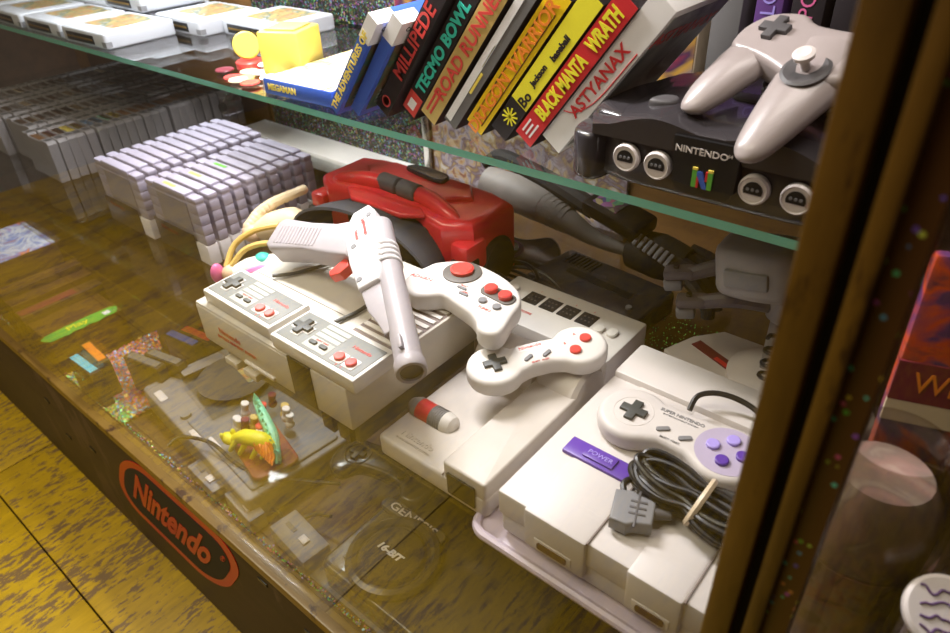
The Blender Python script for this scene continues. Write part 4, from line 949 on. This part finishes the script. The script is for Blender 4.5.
for k in range(12):
    x = -.765 + random.uniform(0, .075); y = .345 + random.uniform(-.028, .045)
    m = ['port_white', 'maroon', 'port_white', 'paper_white', 'red_button', 'gold'][k % 6]
    b = B().ell((0, 0, .007), (.007, .007, .007)).cyl((0, 0, .012), (.003, .002, .026), .005, .006, 12, .001)
    o = b.done('bead_charm', m); o.location = (x, y, BZ + .062 + (k % 3) * .004)
    tag(o, 'small %s bead charm in the pile beside the toy dragon' % {'port_white': 'off-white', 'maroon': 'dark red', 'paper_white': 'white', 'red_button': 'red', 'gold': 'gold'}[m], 'charm', grps)
t = thing('controller_cable', 'thin dark cable looping from the bottom console to the round-ended controller', 'cable', TR(-.66, .30, BZ))
B().tube([(-.150, -.055, .058), (-.145, -.035, .064), (-.10, -.015, .064), (-.05, -.012, .054), (.0, .0, .050), (.045, .03, .045), (.085, .06, .040)], .0028, 8, 6).done('cord', 'black', t)
t = thing('controller_cable', 'thin dark cable in front of the small grey adapter at the bottom', 'cable', TR(-.58, .29, BZ))
B().tube([(-.09, -.02, .004), (-.05, .0, .010), (-.02, -.010, .012), (.0, .02, .020), (.03, .03, .030)], .0025, 8, 6).done('cord', 'black', t)
for i, (x, y, w_, d_, h_, r, lab) in enumerate(((-.755, .262, .075, .022, .022, -4, 'long thin grey adapter at the bottom, under the dragon'), (-.665, .264, .070, .024, .026, -6, 'grey adapter with a dark slot at the bottom, centre'), (-.560, .275, .080, .040, .030, -6, 'grey block with a square white button at the bottom, beside the domed console'))):
    t = thing('adapter', lab, 'adapter', TR(x, y, BZ, 0, 0, r))
    B().box((0, 0, h_ / 2), (w_, d_, h_), .002).done('shell', 'rob_grey', t)
    B().box((.012, 0, h_ + .0012), (.014, .010, .003), .0006).done('button', 'port_white', t)
    B().box((-.018, 0, h_ + .0002), (.020, .006, .0012)).done('slot', 'nes_dark', t)
# six-button pad
t = thing('rounded_controller', 'black kidney-shaped controller with a raised directional pad at the bottom', 'game controller', TR(-.523, .398, BZ + .0535, 0, 0, 10))
kp = smooth_poly([(-.078, .0), (-.066, .026), (-.03, .032), (.03, .032), (.066, .026), (.078, .0), (.070, -.030), (.048, -.034), (.028, -.014), (-.028, -.014), (-.048, -.034), (-.070, -.030)], 4)
B().prism(kp, 0, .022, .007).done('shell', 'charcoal', t, ang=45)
B().lathe([(.016, .021), (.018, .024), (.020, .021)], TR(-.045, .002, 0)).done('pad_ring', 'charcoal_soft', t)
dpad(B(), -.045, .002, .0215, .024, .005).done('direction_pad', 'black', t)
for x, y in ((.030, -.004), (.045, .004), (.060, .011)): B().lathe([(0, .0215), (.006, .0215), (.006, .025), (0, .0255)], TR(x, y, 0)).done('round_button', 'black', t)
# domed 16 bit console
t = thing('domed_console', 'black console with a round domed top reading 16-BIT at the bottom of the case', 'game console', TR(-.368, .366, BZ))
B().prism(rrect(-.130, .135, -.108, .105, .014), .004, .048, .006).done('shell', 'charcoal', t)
B().lathe([(0, .048), (.056, .048), (.058, .054), (.055, .060), (.049, .062), (.044, .058), (.043, .055), (0, .058)], TR(-.058, -.050, 0), 56).done('dome_ring', 'charcoal', t)
B().lathe([(0, .056), (.040, .056), (.036, .060), (0, .063)], TR(-.058, -.050, 0), 40).done('dome', 'charcoal', t)
text('16-BIT', .0120, 'paper_white', t, TR(-.062, -.052, .0634), 1.15, shear=.2, bold=.0006)
B().prism(rrect(-.130, -.026, -.005, .012, .007), .0475, .0560, .002).done('name_plate', 'charcoal_soft', t)
text('GENESIS', .0160, 'port_white', t, TR(-.078, .0035, .0562), 1.30, bold=.0002)
B().bx(-.11, -.06, -.085, -.080, .047, .050).done('volume_slide', 'mid_grey', t)
t = thing('grey_sheet', 'grey padded sheet lying in front of the domed console', 'sheet', TR(-.44, .275, BZ, 0, 0, 0))
B().bx(-.09, .20, -.020, .0, 0, .003, .001).done('sheet', 'mid_grey', t)
# loose cartridges bottom left
for x, y, r, c, lab in ((-1.077, .254, 2, 'cyan', 'dark cartridge with a light blue end label, next to the front glass'), (-1.095, .280, -3, 'orange', 'dark cartridge with an orange end label, behind the light blue one'),
                        (-1.005, .320, 12, 'book_grey', 'dark cartridge with a grey end label, beside the clear case'), (-.985, .345, 12, 'book_grey', 'second dark cartridge with a grey end label'),
                        (-1.010, .392, 8, 'blue', 'dark cartridge with a blue end label at the bottom'), (-1.000, .415, 8, 'red_button', 'dark cartridge with a red end label at the bottom'), (-.990, .440, 8, 'maroon', 'dark cartridge with a dark red end label at the bottom')):
    t = thing('small_cartridge', lab, 'game cartridge', TR(x, y, BZ, 0, 0, r), 'small cartridges at the bottom of the case')
    B().bx(-.040, .040, -.009, .009, 0, .075, .0015).done('shell', 'book_black', t)
    B().bx(-.034, .034, -.0065, .0065, .0745, .0762).done('end_label', c, t)
t = thing('clear_case', 'clear plastic case catching the light among the small cartridges', 'case', TR(-.985, .290, BZ, 0, 0, 8))
B().bx(-.05, .05, -.016, .016, 0, .020, .003).done('case', 'clear_plastic', t)
# stacks of boxes, far left bottom
t = thing('storage_box', 'dark box at the bottom with a green cloud-edged card on top', 'box', TR(-1.235, .306, BZ))
B().bx(-.05, .045, -.060, .070, 0, .070, .001).done('box', 'brown', t)
pts = [(-.012, -.058), (.012, -.058), (.014, -.035), (.017, -.028), (.012, -.015), (.016, -.003), (.012, .010), (.017, .025), (.012, .040), (.014, .058), (-.012, .060)]
cd = B().prism([(x + .032, y) for x, y in smooth_poly(pts, 3)], .0705, .0718, 0).done('green_card', 'green', t)
text('Play', .020, 'book_yellow', cd, TR(.030, -.005, .0720, 0, 0, 90), 1.2, bold=.0003)
B().bx(.028, .040, .040, .052, .0718, .0724).done('white_square', 'paper_white', cd)
for k, (x, h_, m) in enumerate(((-1.300, .085, 'inner_wood'), (-1.335, .095, 'brown'), (-1.372, .105, 'inner_wood'))):
    t = thing('long_box', 'long brown box at the far left bottom, %s from the green card' % ORD[k], 'box', TR(x, .305, BZ), 'long brown boxes at the far left bottom')
    B().bx(-.016, .016, -.062, .085, 0, h_, .001).done('box', m, t)
    B().bx(-.010, .010, -.060, .040, h_, h_ + .0008).done('faded_label', ['maroon', 'brown', 'warm_card'][k] if k != 2 else 'brown', t)
t = thing('comic_box', 'box with a pink, blue and orange printed cover at the far left bottom', 'box', TR(-1.44, .315, BZ))
B().bx(-.110, .045, -.060, .060, 0, .145, .001).done('box', 'inner_wood', t)
B().bx(-.108, .043, -.058, .058, .145, .1462).done('cover_picture', 'art_magazine', t)

# ------------------------------------------------------------------ behind the right pane
t = thing('candy_jar', 'tall glass jar, pinkish above and dark below, behind the right-hand pane', 'jar', TR(-.006, .37, .0))
B().lathe([(0, 0), (.038, 0), (.042, .005), (.042, .165), (.030, .190), (.030, .205), (.027, .205), (.027, .190), (.039, .165), (.039, .006), (0, .006)], None, 36).done('glass', 'jar_glass', t)
B().lathe([(0, .008), (.036, .008), (.037, .120), (0, .122)], None, 28).done('dark_contents', 'jar_fill', t)
B().lathe([(0, .1225), (.037, .1225), (.037, .160), (.026, .180), (0, .183)], None, 28).done('pink_contents', 'jar_pink', t)
t = thing('glass_jar', 'second glass jar behind the right-hand pane, lower right', 'jar', TR(.080, .40, .0))
B().lathe([(0, 0), (.036, 0), (.040, .005), (.040, .09), (.03, .105), (.027, .105), (.037, .088), (.037, .006), (0, .006)], None, 36).done('glass', 'jar_glass', t)
B().lathe([(0, .008), (.035, .008), (.036, .07), (0, .075)], None, 28).done('contents', 'jar_fill', t)
t = thing('white_lid', 'round white lid with dark handwriting at the bottom right corner', 'lid', TR(.044, .325, .139, 30, 0, 20))
B().lathe([(0, 0), (.0195, 0), (.0205, .002), (.0205, .006), (.0185, .008), (0, .008)], None, 36).done('disc', 'port_white', t)
b = B()
random.seed(2)
for k in range(4):
    P = [(-.013 + .0026 * i, .010 - .007 * k + random.uniform(-.002, .002), .0084) for i in range(11)]
    b.tube(P, .0007, 5, 3)
b.done('handwriting', 'violet', t)
t = thing('small_glass_jar', 'small glass jar under the white lid at the bottom right corner', 'jar', TR(.046, .337, .0))
B().lathe([(0, 0), (.020, 0), (.022, .004), (.022, .120), (.018, .138), (.016, .138), (.019, .12), (.019, .006), (0, .006)], None, 30).done('glass', 'jar_glass', t)
t = thing('snack_packet', 'dark printed packet with a red band reading Whi, behind the right-hand pane', 'packet', TR(.016, .46, .132, -6, 0, 18))
B().box((0, 0, .07), (.085, .012, .16), .004).done('pouch', 'art_packet', t)
p = B().bx(-.0425, .0425, -.0078, -.005, .045, .075).done('red_band', 'maroon', t); text('Whi', .022, 'orange', p, TR(-.014, -.0082, .060, 90), .9)
B().bx(-.0425, .0425, -.0076, -.005, .028, .045).done('white_band', 'warm_card', t)
t = thing('packet_stand', 'dark box carrying the printed packet behind the right-hand pane', 'box', TR(.03, .48, 0))
B().bx(-.045, .055, -.03, .04, 0, .131, .002).done('box', 'inner_wood', t)
